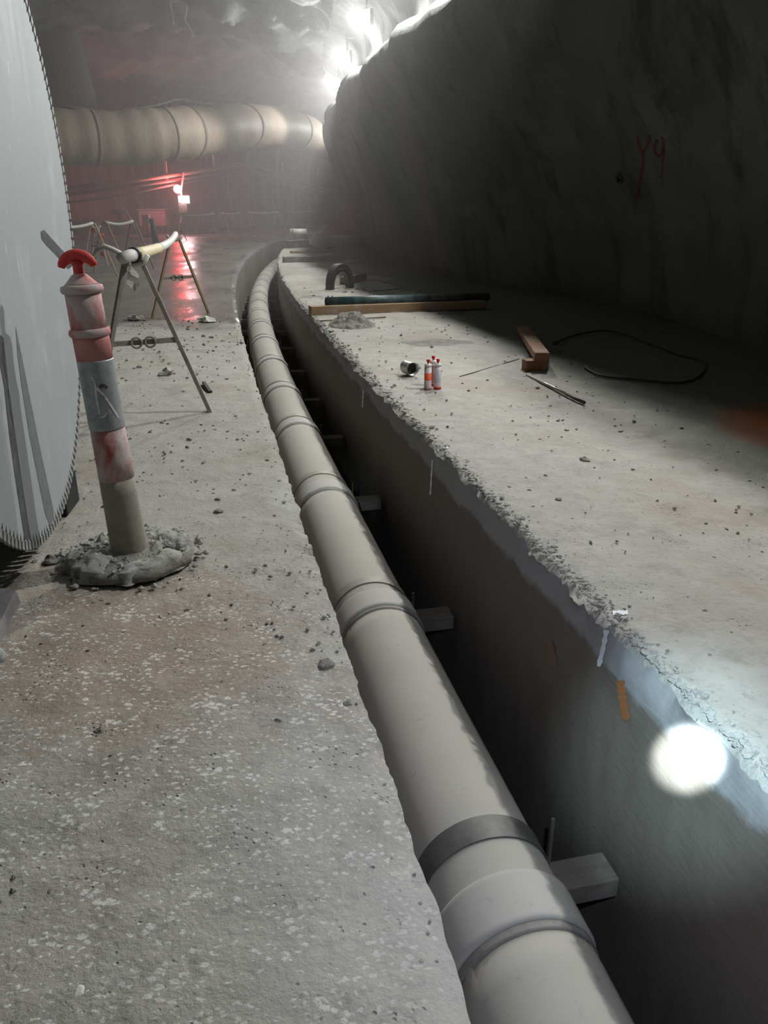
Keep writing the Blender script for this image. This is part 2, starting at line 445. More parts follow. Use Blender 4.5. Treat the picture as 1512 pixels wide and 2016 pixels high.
# ------------------------------------------------------------------ builders
def link(name, me, mat=None, parent=None, smooth=False):
    o = bpy.data.objects.new(name, me)
    C.objects.link(o)
    if mat is not None: me.materials.append(mat)
    if parent is not None: o.parent = parent
    if smooth:
        me.polygons.foreach_set('use_smooth', [True] * len(me.polygons))
    return o
def from_arrays(name, V, F, mat, parent=None, smooth=False):
    me = bpy.data.meshes.new(name)
    me.from_pydata([tuple(v) for v in V], [], F)
    me.update()
    return link(name, me, mat, parent, smooth)
def grid_mesh(name, X, Y, Z, mat, parent=None, smooth=True, flip=False):
    nu, nv = X.shape
    V = np.stack([X.ravel(), Y.ravel(), Z.ravel()], 1)
    idx = np.arange(nu * nv).reshape(nu, nv)
    a, b, c, d = idx[:-1, :-1].ravel(), idx[1:, :-1].ravel(), idx[1:, 1:].ravel(), idx[:-1, 1:].ravel()
    F = np.stack([a, d, c, b] if flip else [a, b, c, d], 1)
    me = bpy.data.meshes.new(name)
    me.vertices.add(len(V)); me.vertices.foreach_set('co', V.astype(np.float32).ravel())
    me.loops.add(F.size); me.loops.foreach_set('vertex_index', F.astype(np.int32).ravel())
    me.polygons.add(len(F))
    me.polygons.foreach_set('loop_start', np.arange(0, F.size, 4, dtype=np.int32))
    me.update(calc_edges=True)
    me.validate()
    return link(name, me, mat, parent, smooth)
def bmobj(name, bm, mat, parent=None, smooth=False, bevel=0):
    if bevel:
        bmesh.ops.bevel(bm, geom=[e for e in bm.edges if e.calc_face_angle(0) > 0.6], offset=bevel, segments=2, affect='EDGES', profile=0.6)
    bmesh.ops.recalc_face_normals(bm, faces=bm.faces)
    me = bpy.data.meshes.new(name)
    bm.to_mesh(me); bm.free()
    return link(name, me, mat, parent, smooth)
def empty(name, loc=(0, 0, 0), rotz=0, label=None, cat=None, group=None):
    o = bpy.data.objects.new(name, None)
    C.objects.link(o)
    o.location = loc; o.rotation_euler = (0, 0, rotz)
    tag(o, label, cat, group)
    return o
def tag(o, label=None, cat=None, group=None, kind=None):
    if label: o['label'] = label
    if cat: o['category'] = cat
    if group: o['group'] = group
    if kind: o['kind'] = kind
    return o
def struct(o): o['kind'] = 'structure'; return o

def box(bm, sx, sy, sz, loc=(0, 0, 0), rot=None):
    r = bmesh.ops.create_cube(bm, size=1)
    vs = r['verts']
    mt = Matrix.Translation(loc) @ (rot.to_4x4() if rot else Matrix()) @ Matrix.Diagonal((sx, sy, sz, 1))
    bmesh.ops.transform(bm, matrix=mt, verts=vs)
    return vs
def tube(bm, pts, rad, n=10, cap=True, closed=False):
    """sweep a circle along points; rad number or list"""
    pts = [Vector(p) for p in pts]
    m = len(pts)
    rs = rad if isinstance(rad, (list, tuple)) else [rad] * m
    rings = []
    up0 = None
    for i, p in enumerate(pts):
        if closed: t = pts[(i + 1) % m] - pts[i - 1]
        else: t = pts[min(i + 1, m - 1)] - pts[max(i - 1, 0)]
        t.normalize()
        if up0 is None:
            up0 = Vector((0, 0, 1)) if abs(t.z) < 0.9 else Vector((1, 0, 0))
        a = t.cross(up0).normalized(); b_ = a.cross(t).normalized(); up0 = b_
        rings.append([bm.verts.new(p + (a * math.cos(2 * PI * k / n) + b_ * math.sin(2 * PI * k / n)) * rs[i]) for k in range(n)])
    rng_ = range(m) if closed else range(m - 1)
    for i in rng_:
        r1, r2 = rings[i], rings[(i + 1) % m]
        for k in range(n):
            bm.faces.new((r1[k], r1[(k + 1) % n], r2[(k + 1) % n], r2[k]))
    if cap and not closed:
        bm.faces.new(list(reversed(rings[0]))); bm.faces.new(rings[-1])
    return rings
def lathe(bm, prof, n=28, mat=Matrix()):
    """prof: (r, z) list; closed with caps when r>0 at ends"""
    rings = []
    for r, z in prof:
        rings.append([bm.verts.new(mat @ Vector((r * math.cos(2 * PI * k / n), r * math.sin(2 * PI * k / n), z))) for k in range(n)])
    for i in range(len(rings) - 1):
        for k in range(n):
            bm.faces.new((rings[i][k], rings[i][(k + 1) % n], rings[i + 1][(k + 1) % n], rings[i + 1][k]))
    bm.faces.new(list(reversed(rings[0]))); bm.faces.new(rings[-1])
def NB(): return bmesh.new()

def rock_verts(r, seed, sub=2, flat=0.6, rough=0.35):
    bm = NB()
    bmesh.ops.create_icosphere(bm, subdivisions=sub, radius=1)
    V = np.array([v.co[:] for v in bm.verts])
    n = fbm(V[:, 0] + seed * 3.1, V[:, 1] + seed, V[:, 2] - seed, 1.3, 3)
    V = V * (1 + rough * n)[:, None] * r
    V[:, 2] *= flat
    F = [[v.index for v in f.verts] for f in bm.faces]
    bm.free()
    return V, F

# ------------------------------------------------------------------ STRUCTURE
def seq(a, b, step): return np.linspace(a, b, max(2, int(round((b - a) / step)) + 1))
YS = np.concatenate([seq(-12, 0.4, 0.5)[:-1], seq(0.4, 4.5, 0.022)[:-1], seq(4.5, 10, 0.05)[:-1], seq(10, 20, 0.14)[:-1], seq(20, 40, 0.4)[:-1], seq(40, 110, 1.2)])

def floor_height(X, Y, k=1.0):
    return (fbm(X, Y, 0 * X, 0.7, 3) * 0.010 + fbm(X, Y, 0 * X + 4, 6.0, 3) * 0.0045 + np.maximum(0, fbm(X, Y, 0 * X + 9, 22.0, 2) - 0.55) * 0.010) * k
def slab(name, offs, lip, Yarr, edge_first):
    """offs: list of fractions (0 at trench edge .. 1 at wall)"""
    YY, OO = np.meshgrid(Yarr, offs, indexing='ij')
    return YY, OO
# left slab (haul road side)
fr = np.concatenate([seq(0, 2.6, 0.022)[:-1], seq(2.6, 6, 0.12)[:-1], seq(6, 15.0, 0.6)])
YY, FF = np.meshgrid(YS, fr, indexing='ij')
EDGE_L = lambda Y: fbm(Y, 0 * Y, 0 * Y, 9, 4) * 0.006 + fbm(Y, 0 * Y + 3, 0 * Y, 35, 2) * 0.004
OO = -FF - EDGE_L(YY) * np.exp(-FF * 12)
X_, Y_, _ = path(YY, OO)
Z_ = floor_height(X_, Y_) * np.where(YY > 11, 0.12, 1.0)
Z_ -= np.where(FF < 0.03, 0.006, 0) + np.maximum(0, fbm(YY, FF, 0 * YY, 18, 3) - 0.3) * 0.03 * np.exp(-FF * 30)
floor_o = struct(grid_mesh('floor', X_, Y_, Z_, M['floor'], flip=False))
edgeL = (X_[:, 0].copy(), Y_[:, 0].copy(), Z_[:, 0].copy())
# right slab (side against the wall)
fr = np.concatenate([seq(0, 1.5, 0.022)[:-1], seq(1.5, 3.5, 0.06)[:-1], seq(3.5, 5.2, 0.3)])
YY, FF = np.meshgrid(YS, fr, indexing='ij')
lip = fbm(YY, FF * 0 + 7, 0 * YY, 7, 5, 0.62)
OO = TW + FF + (lip * 0.020 + 0.012) * np.exp(-FF * 9)
X_, Y_, _ = path(YY, OO)
Z_ = floor_height(X_, Y_, 1.0)
crumb = np.exp(-((FF - 0.03) / 0.06) ** 2)
Z_ += crumb * (np.abs(fbm(X_, Y_, 0 * X_, 26, 3)) * 0.03 - 0.018) - np.exp(-FF / 0.018) * 0.025
floor_r = struct(grid_mesh('floor', X_, Y_, Z_, M['slab'], flip=True))
edgeR = (X_[:, 0].copy(), Y_[:, 0].copy(), Z_[:, 0].copy())
# trench faces
def trench_face(name, edge, o, flip):
    zz = np.concatenate([[0.0], seq(0.02, 0.3, 0.04), seq(0.36, TD, 0.12)])
    A, B = np.meshgrid(np.arange(len(YS)), zz, indexing='ij')
    Yg = YS[A]
    w = fbm(Yg, B, 0 * B, 3.0, 3) * 0.008 + fbm(Yg, B, 0 * B + 2, 14, 3) * 0.004
    if o > 0: w = w + np.exp(-B / 0.10) * (fbm(Yg, B, 0 * B + 5, 5, 4) * 0.02 + 0.012)
    x, y, _ = path(Yg, o + w)
    k = np.exp(-B / 0.03)
    X = x * (1 - k) + edge[0][A] * k
    Y = y * (1 - k) + edge[1][A] * k
    Z = edge[2][A] * np.exp(-B / 0.2) - B
    return struct(grid_mesh(name, X, Y, Z, M['trench'], flip=flip))
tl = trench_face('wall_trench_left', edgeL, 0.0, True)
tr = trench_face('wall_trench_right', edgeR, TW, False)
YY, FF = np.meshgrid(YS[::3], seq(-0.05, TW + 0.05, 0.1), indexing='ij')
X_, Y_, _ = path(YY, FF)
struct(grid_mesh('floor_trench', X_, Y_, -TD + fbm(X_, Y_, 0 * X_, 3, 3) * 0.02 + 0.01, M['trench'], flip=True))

# tunnel shell, swept along the path: right wall, roof, left wall
YT = np.concatenate([seq(-12, 40, 0.22)[:-1], seq(40, 100, 0.5)])
def sweep(name, prof, ref, mat, amp, damp, flip, step=0.25, freq=0.45, sz=1.0):
    P = np.array(prof, float)
    seg = np.hypot(*np.diff(P, axis=0).T); t = np.concatenate([[0], np.cumsum(seg)])
    ts = seq(0, t[-1], step)
    po = np.interp(ts, t, P[:, 0]); pz = np.interp(ts, t, P[:, 1])
    # soften the polygon
    for _ in range(2):
        po[1:-1] = (po[:-2] + 2 * po[1:-1] + po[2:]) / 4; pz[1:-1] = (pz[:-2] + 2 * pz[1:-1] + pz[2:]) / 4
    nx = np.gradient(pz); nz = -np.gradient(po); ln = np.hypot(nx, nz); nx /= ln; nz /= ln
    A, B = np.meshgrid(np.arange(len(YT)), np.arange(len(ts)), indexing='ij')
    Yg = YT[A]
    o = ref(Yg, po[B]); z = pz[B] + 0 * Yg
    x, y, _ = path(Yg, o)
    n = amp(x, y, z)
    fade = damp(z, ts[B] / ts[-1])
    o2 = o + n * nx[B] * fade
    z2 = z + n * nz[B] * fade
    x, y, _ = path(Yg, o2)
    return struct(grid_mesh(name, x, y, z2, mat, flip=flip))
def ridge(x, y, z, f, o): return 1 - np.abs(fbm(x, y, z, f, o))
R_PROF = [(0.05, -0.1), (0, 0.0), (-0.06, 0.5), (-0.22, 1.3), (-0.50, 2.2), (-0.85, 3.0), (-1.15, 3.6), (-1.25, 3.95), (-1.10, 4.15), (-0.55, 4.35), (-0.30, 4.7), (-0.35, 5.3), (-0.8, 5.95), (-1.7, 6.5)]
def R_ref(Y, p): return OB(Y) + (CR(Y) - OB(Y)) * np.clip(-p / 1.25, -1, 1) + np.minimum(0, p + 1.25)
wall_r = sweep('wall_right', R_PROF, R_ref, M['wallR'],
      lambda x, y, z: (fbm(x, y, z * 0.18, 0.42, 3) * 0.17 + ridge(x, y, z * 0.15 + 3, 0.30, 2) * 0.25 - 0.15 + fbm(x, y, z * 0.6, 0.9, 3) * 0.06) * np.where(z > 3.2, 0.5, 1) + fbm(x, y, z, 2.2, 3) * 0.04,
      lambda z, t: np.clip(z / 0.8, 0.25, 1.0), False, 0.16)
C_PROF_N = 60
u = np.linspace(0, 1, C_PROF_N)
# roof from the right haunch to the left haunch: parameter u, half-ellipse
cz = 5.6 + 1.9 * np.sin(PI * (0.06 + 0.88 * u)) ** 0.8
A, B = np.meshgrid(np.arange(len(YT)), np.arange(C_PROF_N), indexing='ij')
Yg = YT[A]; U = u[B]
o = (CR(Yg) + 0.05) * (1 - U) + (OL(Yg) + 0.9) * U
x, y, _ = path(Yg, o)
z = cz[B] + 0 * Yg
n = fbm(x * 0.8, y, z, 0.42, 5, 0.55) * 0.42 + (ridge(x, y * 0.6, z, 0.9, 3) - 0.6) * 0.35
z = z + n * 1.15
ceil_o = struct(grid_mesh('ceiling', x, y, z, M['ceil'], flip=True))
L_PROF = [(0.0, -0.1), (0, 0.0), (-0.15, 1.5), (-0.2, 3.0), (-0.05, 4.2), (0.3, 5.2), (0.9, 6.1), (1.8, 6.7)]
wall_l = sweep('wall_left', L_PROF, lambda Y, p: OL(Y) + p, M['wallL'],
      lambda x, y, z: fbm(x, y, z * 0.5, 0.5, 4) * 0.22 + fbm(x, y, z * 0.2, 1.4, 2) * 0.08,
      lambda z, t: np.clip(z / 0.8, 0.25, 1.0), True, 0.3)
# end of the heading behind the photographer
xx, zz = np.meshgrid(seq(-16, 8, 1.0), seq(-0.2, 8.5, 1.0), indexing='ij')
struct(grid_mesh('wall_back', xx, -11.5 + fbm(xx, zz, 0 * xx, 0.6, 3) * 0.3 + 0 * zz, zz, M['wallL'], flip=True))

# ------------------------------------------------------------------ HAZE
bm = NB()
box(bm, 60, 92, 9.0, (-2, 56, 4.3))
m, nt, b = nodes_of('rock dust haze')
nt.nodes.remove(b)
pv = N(nt, 'ShaderNodeVolumeScatter'); pv.inputs['Color'].default_value = (0.95, 0.93, 0.93, 1); pv.inputs['Density'].default_value = HAZE; pv.inputs['Anisotropy'].default_value = 0.35
L(nt, pv.outputs[0], nt.nodes['Material Output'].inputs['Volume'])
hz = bmobj('dust_haze', bm, m)
tag(hz, 'thin grey rock dust haze hanging through the whole tunnel', 'haze', kind='stuff')

# ------------------------------------------------------------------ TUNNEL FLOOD LAMPS
def flood_lamp(Y, label, i):  # also builds the added fill lamps
    o_ = float(np.interp(Y, [0, 5], [4.45, 4.45]) if Y < 6 else CR(Y) + np.interp(Y, [9, 14, 19, 24], [0.5, 0.38, 0.42, 0.5]))
    p = PV(Y, o_, 5.15)
    t = empty('flood_lamp', p, math.atan2(-dirv(Y).x, dirv(Y).y) + 0.6, label, 'lamp', 'flood lamps along the right wall, some added')
    bm = NB(); box(bm, 0.10, 0.42, 0.30, (0.04, 0, 0)); bmobj('housing', bm, M['steelD'], t, bevel=0.015)
    bm = NB(); box(bm, 0.012, 0.38, 0.26, (-0.018, 0, 0)); bmobj('lens', bm, M['lens'], t)
    bm = NB(); box(bm, 0.03, 0.03, 0.5, (0.08, 0, 0.3)); box(bm, 0.5, 0.03, 0.03, (0.3, 0, 0.5)); bmobj('bracket', bm, M['steelD'], t)
    lo = add_light('flood_lamp_light', 'SPOT', (-0.12, -0.06, 0), LAMP_W * (0.4 if Y < 0 else 0.35 if Y > 30 else 1.0), LAMP_COL if Y > 0 else (0.84, 0.90, 1.0), 0.07, t, spot_size=math.radians(150), spot_blend=0.35)
    lo.rotation_euler = Vector((-1, -0.35, -1.0)).to_track_quat('-Z', 'Y').to_euler()
for i, Y in enumerate(LAMP_Y):
    flood_lamp(Y, {0: 'third glaring flood lamp, hidden farthest round the bend', 1: 'glaring white flood lamp low on the roof edge, farther of the two seen', 2: 'glaring white flood lamp at the top of the dark wall, nearer of the two seen', 3: 'white flood lamp on the brow of the right wall above the pipe arch', 4: 'white flood lamp on the brow above the propped timber', 5: 'white flood lamp on the brow above the nearest stretch of trench', 6: 'added weaker fill lamp on the right wall behind the photographer', 7: 'added fill lamp beyond the bend, first past the visible ones', 8: 'added fill lamp beyond the bend, second past the visible ones', 9: 'added fill lamp beyond the bend, last of the row'}[i], i)

# ------------------------------------------------------------------ DRAIN PIPE
PR, PO, PZ = 0.235, 0.43, -0.85
fronts = [-0.15, 1.60, 3.57, 5.42, 7.31, 8.98, 10.75, 12.65, 14.45, 16.2, 17.9, 19.6, 21.3, 23.0, 24.7, 26.4, 28.1, 29.8, 31.5, 33.2, 34.9]
def axis_pts(Y0, Y1, step=0.15): return [PV(Y, PO, PZ) for Y in seq(Y0, Y1, step)]
drain = empty('drain_pipe', PV(1.0, PO, PZ - PR), 0, 'long pale plastic drain pipe curving away inside the trench', 'pipe')
def rel(o, par): o.matrix_parent_inverse = Matrix.Translation(par.location).inverted() if par.rotation_euler.z == 0 else par.matrix_basis.inverted(); return o
for a, b_ in zip(fronts[:-1], fronts[1:]):
    bm = NB(); tube(bm, axis_pts(a + 0.05, b_ + 0.02), PR, 40)
    rel(bmobj('pipe_section', bm, M['pipe'], drain, True), drain)
for a in fronts:
    bm = NB(); pts = axis_pts(a, a + 0.19, 0.012)
    rs = [PR + 0.016 if 0 < i < len(pts) - 1 else PR + 0.009 for i in range(len(pts))]
    tube(bm, pts, rs, 48); rel(bmobj('coupling', bm, M['coupling'], drain, True), drain)
    bm = NB(); tube(bm, axis_pts(a - 0.03, a + 0.01, 0.01), PR + 0.006, 48); rel(bmobj('joint_ring', bm, M['gasket'], drain, True), drain)
bpy.context.view_layer.update()

# cross bearers, straps, rods and posts
clampY = [1.98, 3.88, 5.80, 7.62, 9.28, 11.05, 12.98, 14.8, 16.55, 18.25, 19.95, 21.65, 23.35, 25.05, 26.75, 28.45, 30.15, 31.85, 33.55, 0.2]
ordn = ['second', 'third', 'fourth', 'fifth', 'sixth', 'seventh', 'eighth', 'ninth', 'tenth', 'eleventh', 'twelfth', 'thirteenth', 'fourteenth', 'fifteenth', 'sixteenth', 'seventeenth', 'eighteenth', 'nineteenth', 'twentieth']
for i, Y in enumerate(clampY):
    c = PV(Y, PO, PZ)
    ang = math.atan2(-dirv(Y).x, dirv(Y).y)
    if Y == 0.2: lab = 'timber cross bearer under the drain pipe, below the picture edge'
    elif i == 0: lab = 'timber cross bearer with a threaded rod, strapped under the pipe nearest the camera'
    elif i < 6: lab = 'timber cross bearer strapped under the drain pipe, %s from the camera' % ordn[i - 1]
    else: lab = 'small distant timber cross bearer under the pipe, %s along the trench' % ordn[i - 1]
    t = empty('cross_bearer', PV(Y, PO, -TD), ang, lab, 'timber', 'cross bearers under the drain pipe')
    dz = TD + PZ            # pipe axis height above the trench bed
    zt = dz - PR - 0.004    # bearer top
    bm = NB(); box(bm, 0.70, 0.125, 0.10, (0.015 - PO + 0.35, 0.0, zt - 0.05)); bmobj('beam', bm, M['timberD'], t, bevel=0.006)
    for sx in (-1, 1):
        bm = NB(); box(bm, 0.09, 0.09, zt - 0.1, (0.015 - PO + 0.35 + sx * 0.28, 0, (zt - 0.1) / 2)); bmobj('post', bm, M['timberD'], t, bevel=0.004)
    bm = NB(); box(bm, TW - PO - PR - 0.025, 0.13, 0.085, ((TW - PO + PR) / 2 - 0.016, -0.045, dz - 0.045)); bmobj('side_chock', bm, M['timberD'], t, bevel=0.006)
    # strap: band over the pipe with legs to the beam
    bm = NB()
    w = 0.075 if i != 0 else 0.105
    r0, r1 = PR + 0.002, PR + 0.007
    prof = []
    for k in range(81):
        th = PI * k / 80
        prof.append((math.cos(th), math.sin(th)))
    ptsO = [(r1, zt)] + [(r1 * cx, dz + r1 * sx) for cx, sx in prof] + [(-r1, zt)]
    ptsI = [(r0, zt)] + [(r0 * cx, dz + r0 * sx) for cx, sx in prof] + [(-r0, zt)]
    vs = [[bm.verts.new((p[0], s * w / 2, p[1])) for p in arr] for s in (-1, 1) for arr in (ptsO, ptsI)]
    for k in range(len(ptsO) - 1):
        bm.faces.new((vs[0][k], vs[0][k + 1], vs[2][k + 1], vs[2][k])); bm.faces.new((vs[1][k], vs[3][k], vs[3][k + 1], vs[1][k + 1]))
        bm.faces.new((vs[0][k], vs[1][k], vs[1][k + 1], vs[0][k + 1])); bm.faces.new((vs[2][k], vs[2][k + 1], vs[3][k + 1], vs[3][k]))
    bmobj('strap', bm, M['strap'] if i in (0, 19) else M['strap2'], t, False)
    if i < 10:
        for sx in (-1, 1):
            bm = NB(); tube(bm, [(sx * (PR + 0.03), 0.02, zt - 0.12), (sx * (PR + 0.03), 0.02, (dz + (0.20 if i == 0 else 0.11)) if sx > 0 else zt + 0.1)], 0.007, 8)
            bmobj('threaded_rod', bm, M['steelL'], t)
            bm = NB(); box(bm, 0.045, 0.06, 0.006, (sx * (PR + 0.03), 0, zt + 0.004)); box(bm, 0.022, 0.022, 0.014, (sx * (PR + 0.03), 0, zt + 0.013)); bmobj('washer_nut', bm, M['strap'], t)

# ------------------------------------------------------------------ SAW BLADE
bc = Vector((-1.161, 2.553, -0.074)) * 1.24 + Vector((0, 0, CAMH))
BR = 1.24
bn = Vector((0.982, 0.189, -0.02)).normalized()
saw = empty('saw_blade', (bc.x, bc.y, 0), 0, 'huge round diamond saw blade standing on edge at the left', 'saw blade')
bz = Vector((0, 0, 1)); bz = (bz - bn * bz.dot(bn)).normalized(); bx = bz.cross(bn).normalized() * -1
RM = Matrix((bx, bn, bz)).transposed()      # local x along plate, y normal, z up
if RM.determinant() < 0: RM = Matrix((-bx, bn, bz)).transposed()
NT = 168
CORE = BR - 0.035
bm = NB()
ring_f, ring_b = [], []
for k in range(NT * 4):
    ph = k % 4; th = 2 * PI * (k + (0.0)) / (NT * 4)
    r = CORE if ph in (0, 1, 2) else CORE - 0.030
    if ph == 2: r = CORE
    ring_f.append(bm.verts.new((r * math.cos(th), 0.004, r * math.sin(th)))); ring_b.append(bm.verts.new((r * math.cos(th), -0.004, r * math.sin(th))))
hub_f = [bm.verts.new((0.0005 * math.cos(2 * PI * k / (NT * 4)), 0.004, 0.0005 * math.sin(2 * PI * k / (NT * 4)))) for k in range(NT * 4)]
hub_b = [bm.verts.new((v.co.x, -0.004, v.co.z)) for v in hub_f]
n4 = NT * 4
for k in range(n4):
    j = (k + 1) % n4
    bm.faces.new((ring_f[k], ring_f[j], hub_f[j], hub_f[k])); bm.faces.new((ring_b[j], ring_b[k], hub_b[k], hub_b[j]))
    bm.faces.new((ring_f[j], ring_f[k], ring_b[k], ring_b[j])); bm.faces.new((hub_f[k], hub_f[j], hub_b[j], hub_b[k]))
core = bmobj('blade_core', bm, M['blade'], saw)
core.rotation_euler = RM.to_euler(); core.location = (0, 0, bc.z)
# segments: each its own part, sharing one mesh
bm = NB()
L_ = 2 * PI * CORE / NT
vs_ = []
prof = [(-L_ * 0.36, 0), (L_ * 0.30, 0), (L_ * 0.34, 0.034), (L_ * 0.05, 0.036), (-L_ * 0.34, 0.030)]
f1 = [bm.verts.new((p[0], 0.0075, p[1])) for p in prof]; f2 = [bm.verts.new((p[0], -0.0075, p[1])) for p in prof]
bm.faces.new(f1); bm.faces.new(list(reversed(f2)))
for k in range(5): bm.faces.new((f1[k], f2[k], f2[(k + 1) % 5], f1[(k + 1) % 5]))
bmesh.ops.recalc_face_normals(bm, faces=bm.faces)
seg_me = bpy.data.meshes.new('tooth'); bm.to_mesh(seg_me); bm.free(); seg_me.materials.append(M['tooth'])
for k in range(NT):
    th = 2 * PI * (k * 4 + 1) / n4
    mt = Matrix.Translation((0, 0, bc.z)) @ RM.to_4x4() @ Matrix.Translation((CORE * math.cos(th), 0, CORE * math.sin(th))) @ Matrix.Rotation(PI / 2 - th, 4, 'Y')
    o = bpy.data.objects.new('tooth', seg_me); C.objects.link(o); o.parent = saw; o.matrix_local = mt
# flat dark stripes drawn on the blade face
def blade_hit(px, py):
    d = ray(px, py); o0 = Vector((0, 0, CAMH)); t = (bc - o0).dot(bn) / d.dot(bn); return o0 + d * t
def mark(name, poly, mat):
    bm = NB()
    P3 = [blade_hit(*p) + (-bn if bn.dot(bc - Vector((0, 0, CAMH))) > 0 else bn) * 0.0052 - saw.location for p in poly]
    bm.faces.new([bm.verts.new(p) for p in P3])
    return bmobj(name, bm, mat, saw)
M['mark'] = dusty('dark blade streak', (0.045, 0.05, 0.052), (0.30, 0.31, 0.31), 0.22, 0.5, 0.2, 22, 0.0)
M['mark2'] = dusty('thin grey blade streak', (0.14, 0.15, 0.155), (0.25, 0.26, 0.27), 0.35, 0.5, 0.3, 12, 0.0)
mark('dark_streak', [(-8, 655), (4, 665), (14, 760), (28, 860), (42, 960), (58, 1062), (46, 1062), (30, 960), (16, 860), (5, 760), (-8, 690)], M['mark'])
mark('dark_streak', [(28, 642), (40, 700), (52, 760), (72, 860), (104, 1010), (98, 1040), (86, 1010), (56, 860), (40, 760), (32, 700)], M['mark2'])
mark('dark_streak', [(78, 456), (84, 452), (100, 470), (132, 505), (146, 520), (132, 530), (108, 502), (88, 482), (79, 470)], M['mark'])
# saw machine body behind the blade (only slivers of it show)
mc = empty('road_saw', (bc.x - 1.0, bc.y - 0.1, 0), 0, 'black road saw body standing behind the big blade', 'machine')
bm = NB(); box(bm, 0.66, 1.5, 0.8, (0.15, 0.1, 0.62)); bmobj('body', bm, M['black'], mc, bevel=0.03)
bm = NB(); box(bm, 0.2, 0.62, 0.2, (0.58, 0.05, 0.75)); bmobj('gearbox', bm, M['black'], mc, bevel=0.02)
bm = NB(); tube(bm, [(0.62, 0.1, bc.z), (0.97, 0.1, bc.z)], 0.05, 16); box(bm, 0.12, 0.25, 0.7, (0.6, 0.1, bc.z - 0.25)); bmobj('arbor', bm, M['black'], mc)
for sy in (-0.45, 0.66):
    bm = NB(); tube(bm, [(0.02, sy, 0.16), (0.16, sy, 0.16)], 0.16, 20); tube(bm, [(0.44, sy, 0.16), (0.58, sy, 0.16)], 0.16, 20); bmobj('wheel', bm, M['black'], mc)
# dark skid seen under the right rim of the blade
pk = G(150, 1024)
sk = empty('skid_box', (pk.x - 0.245, pk.y + 0.12, 0), 0.1, 'dark box on the floor half hidden behind the blade rim', 'box')
bm = NB(); box(bm, 0.36, 0.22, 0.15, (0, 0.02, 0.075)); bmobj('box_body', bm, M['black'], sk, bevel=0.01)
bm = NB(); box(bm, 0.365, 0.225, 0.012, (0, 0.02, 0.156)); bmobj('lid', bm, M['black'], sk, bevel=0.004)

# ------------------------------------------------------------------ BOLLARD
b0 = G(258, 1092, 0.03); b0.z = 0
btop = D(152, 520, b0.y + 0.02)
tilt_v = (btop - Vector((b0.x, b0.y, 0))).normalized()
bol = empty('bollard', (b0.x, b0.y, 0.012), 0, 'leaning red and grey plastic bollard on a mud-caked rubber base', 'bollard')
BL = (btop - b0).length
Rt = Vector((0, 0, 1)).rotation_difference(tilt_v).to_matrix().to_4x4()
def bpart(name, prof, mat, n=32):
    bm = NB(); lathe(bm, [(r, z * BL) for r, z in prof], n, Rt); return bmobj(name, bm, mat, bol, True)
bpart('lower_body', [(0.074, 0.0), (0.074, 0.05), (0.070, 0.25), (0.069, 0.30)], M['greyB'])
bpart('worn_red_section', [(0.069, 0.30), (0.0685, 0.36), (0.067, 0.475)], M['redW'])
bpart('reflective_band', [(0.0685, 0.475), (0.069, 0.478), (0.068, 0.695), (0.0672, 0.70)], M['silver'])
bpart('red_section', [(0.067, 0.70), (0.067, 0.76), (0.067, 0.775)], M['redM'])
bpart('lower_ring', [(0.067, 0.772), (0.074, 0.776), (0.0765, 0.785), (0.074, 0.794), (0.067, 0.798)], M['redC'])
bpart('upper_body', [(0.066, 0.797), (0.065, 0.85), (0.064, 0.905)], M['redC'])
bpart('upper_ring', [(0.064, 0.903), (0.074, 0.907), (0.077, 0.916), (0.074, 0.926), (0.060, 0.930)], M['redC'])
bpart('shoulder', [(0.062, 0.928), (0.055, 0.934), (0.028, 0.958), (0.020, 0.962)], M['redC'])
bm = NB(); lathe(bm, [(0.022, 0.955 * BL), (0.019, 0.965 * BL), (0.018, 0.985 * BL), (0.026, 1.0 * BL)], 20, Rt)
# mushroom T-top: an arched grip
arc = []
for k in range(13):
    a = PI * (0.06 + 0.88 * k / 12)
    arc.append(Rt @ Vector((-0.062 * math.cos(a), 0, BL * 0.975 + 0.048 * math.sin(a))))
tube(bm, arc, [0.013 + 0.010 * math.sin(PI * k / 12) for k in range(13)], 12)
bmobj('top_grip', bm, M['red'], bol, True)
# rubber base (rounded octagon) and caked mud
bm = NB()
def oct_ring(r, z, n=40):
    out = []
    for k in range(n):
        a = 2 * PI * k / n
        rr = r * (1.0 / max(abs(math.cos((a + 0.2) % (PI / 4) - PI / 8)), 0.9)) * 0.96
        out.append(bm.verts.new((rr * math.cos(a), rr * math.sin(a), z)))
    return out
rr_ = [oct_ring(0.245, 0), oct_ring(0.262, 0.008), oct_ring(0.262, 0.030), oct_ring(0.240, 0.046), oct_ring(0.12, 0.052)]
for i in range(4):
    for k in range(40): bm.faces.new((rr_[i][k], rr_[i][(k + 1) % 40], rr_[i + 1][(k + 1) % 40], rr_[i + 1][k]))
bm.faces.new(list(reversed(rr_[0]))); bm.faces.new(rr_[-1])
bmobj('rubber_base', bm, M['mud'], bol, True)
rr2 = np.linspace(0.055, 0.262, 34); aa2 = np.linspace(0, 2 * PI, 90)
RR, AA = np.meshgrid(rr2, aa2, indexing='ij')
hx, hy = RR * np.cos(AA), RR * np.sin(AA)
hn = fbm(hx * 9, hy * 9, 0 * hx, 1.2, 5, 0.65)
ed_ = 1 + 0.07 * fbm(np.cos(AA) * 3, np.sin(AA) * 3, 0 * AA, 1.5, 4)
hx = hx * np.where(RR > 0.2, ed_, 1); hy = hy * np.where(RR > 0.2, ed_, 1)
hz_ = 0.046 - np.where(RR > 0.247, 0.034, 0) - np.where(RR > 0.238, 0.006, 0) + np.maximum(-0.2, hn + 0.30) * 0.024 * np.sin(PI * np.clip((RR - 0.05) / 0.21, 0, 1)) ** 0.6
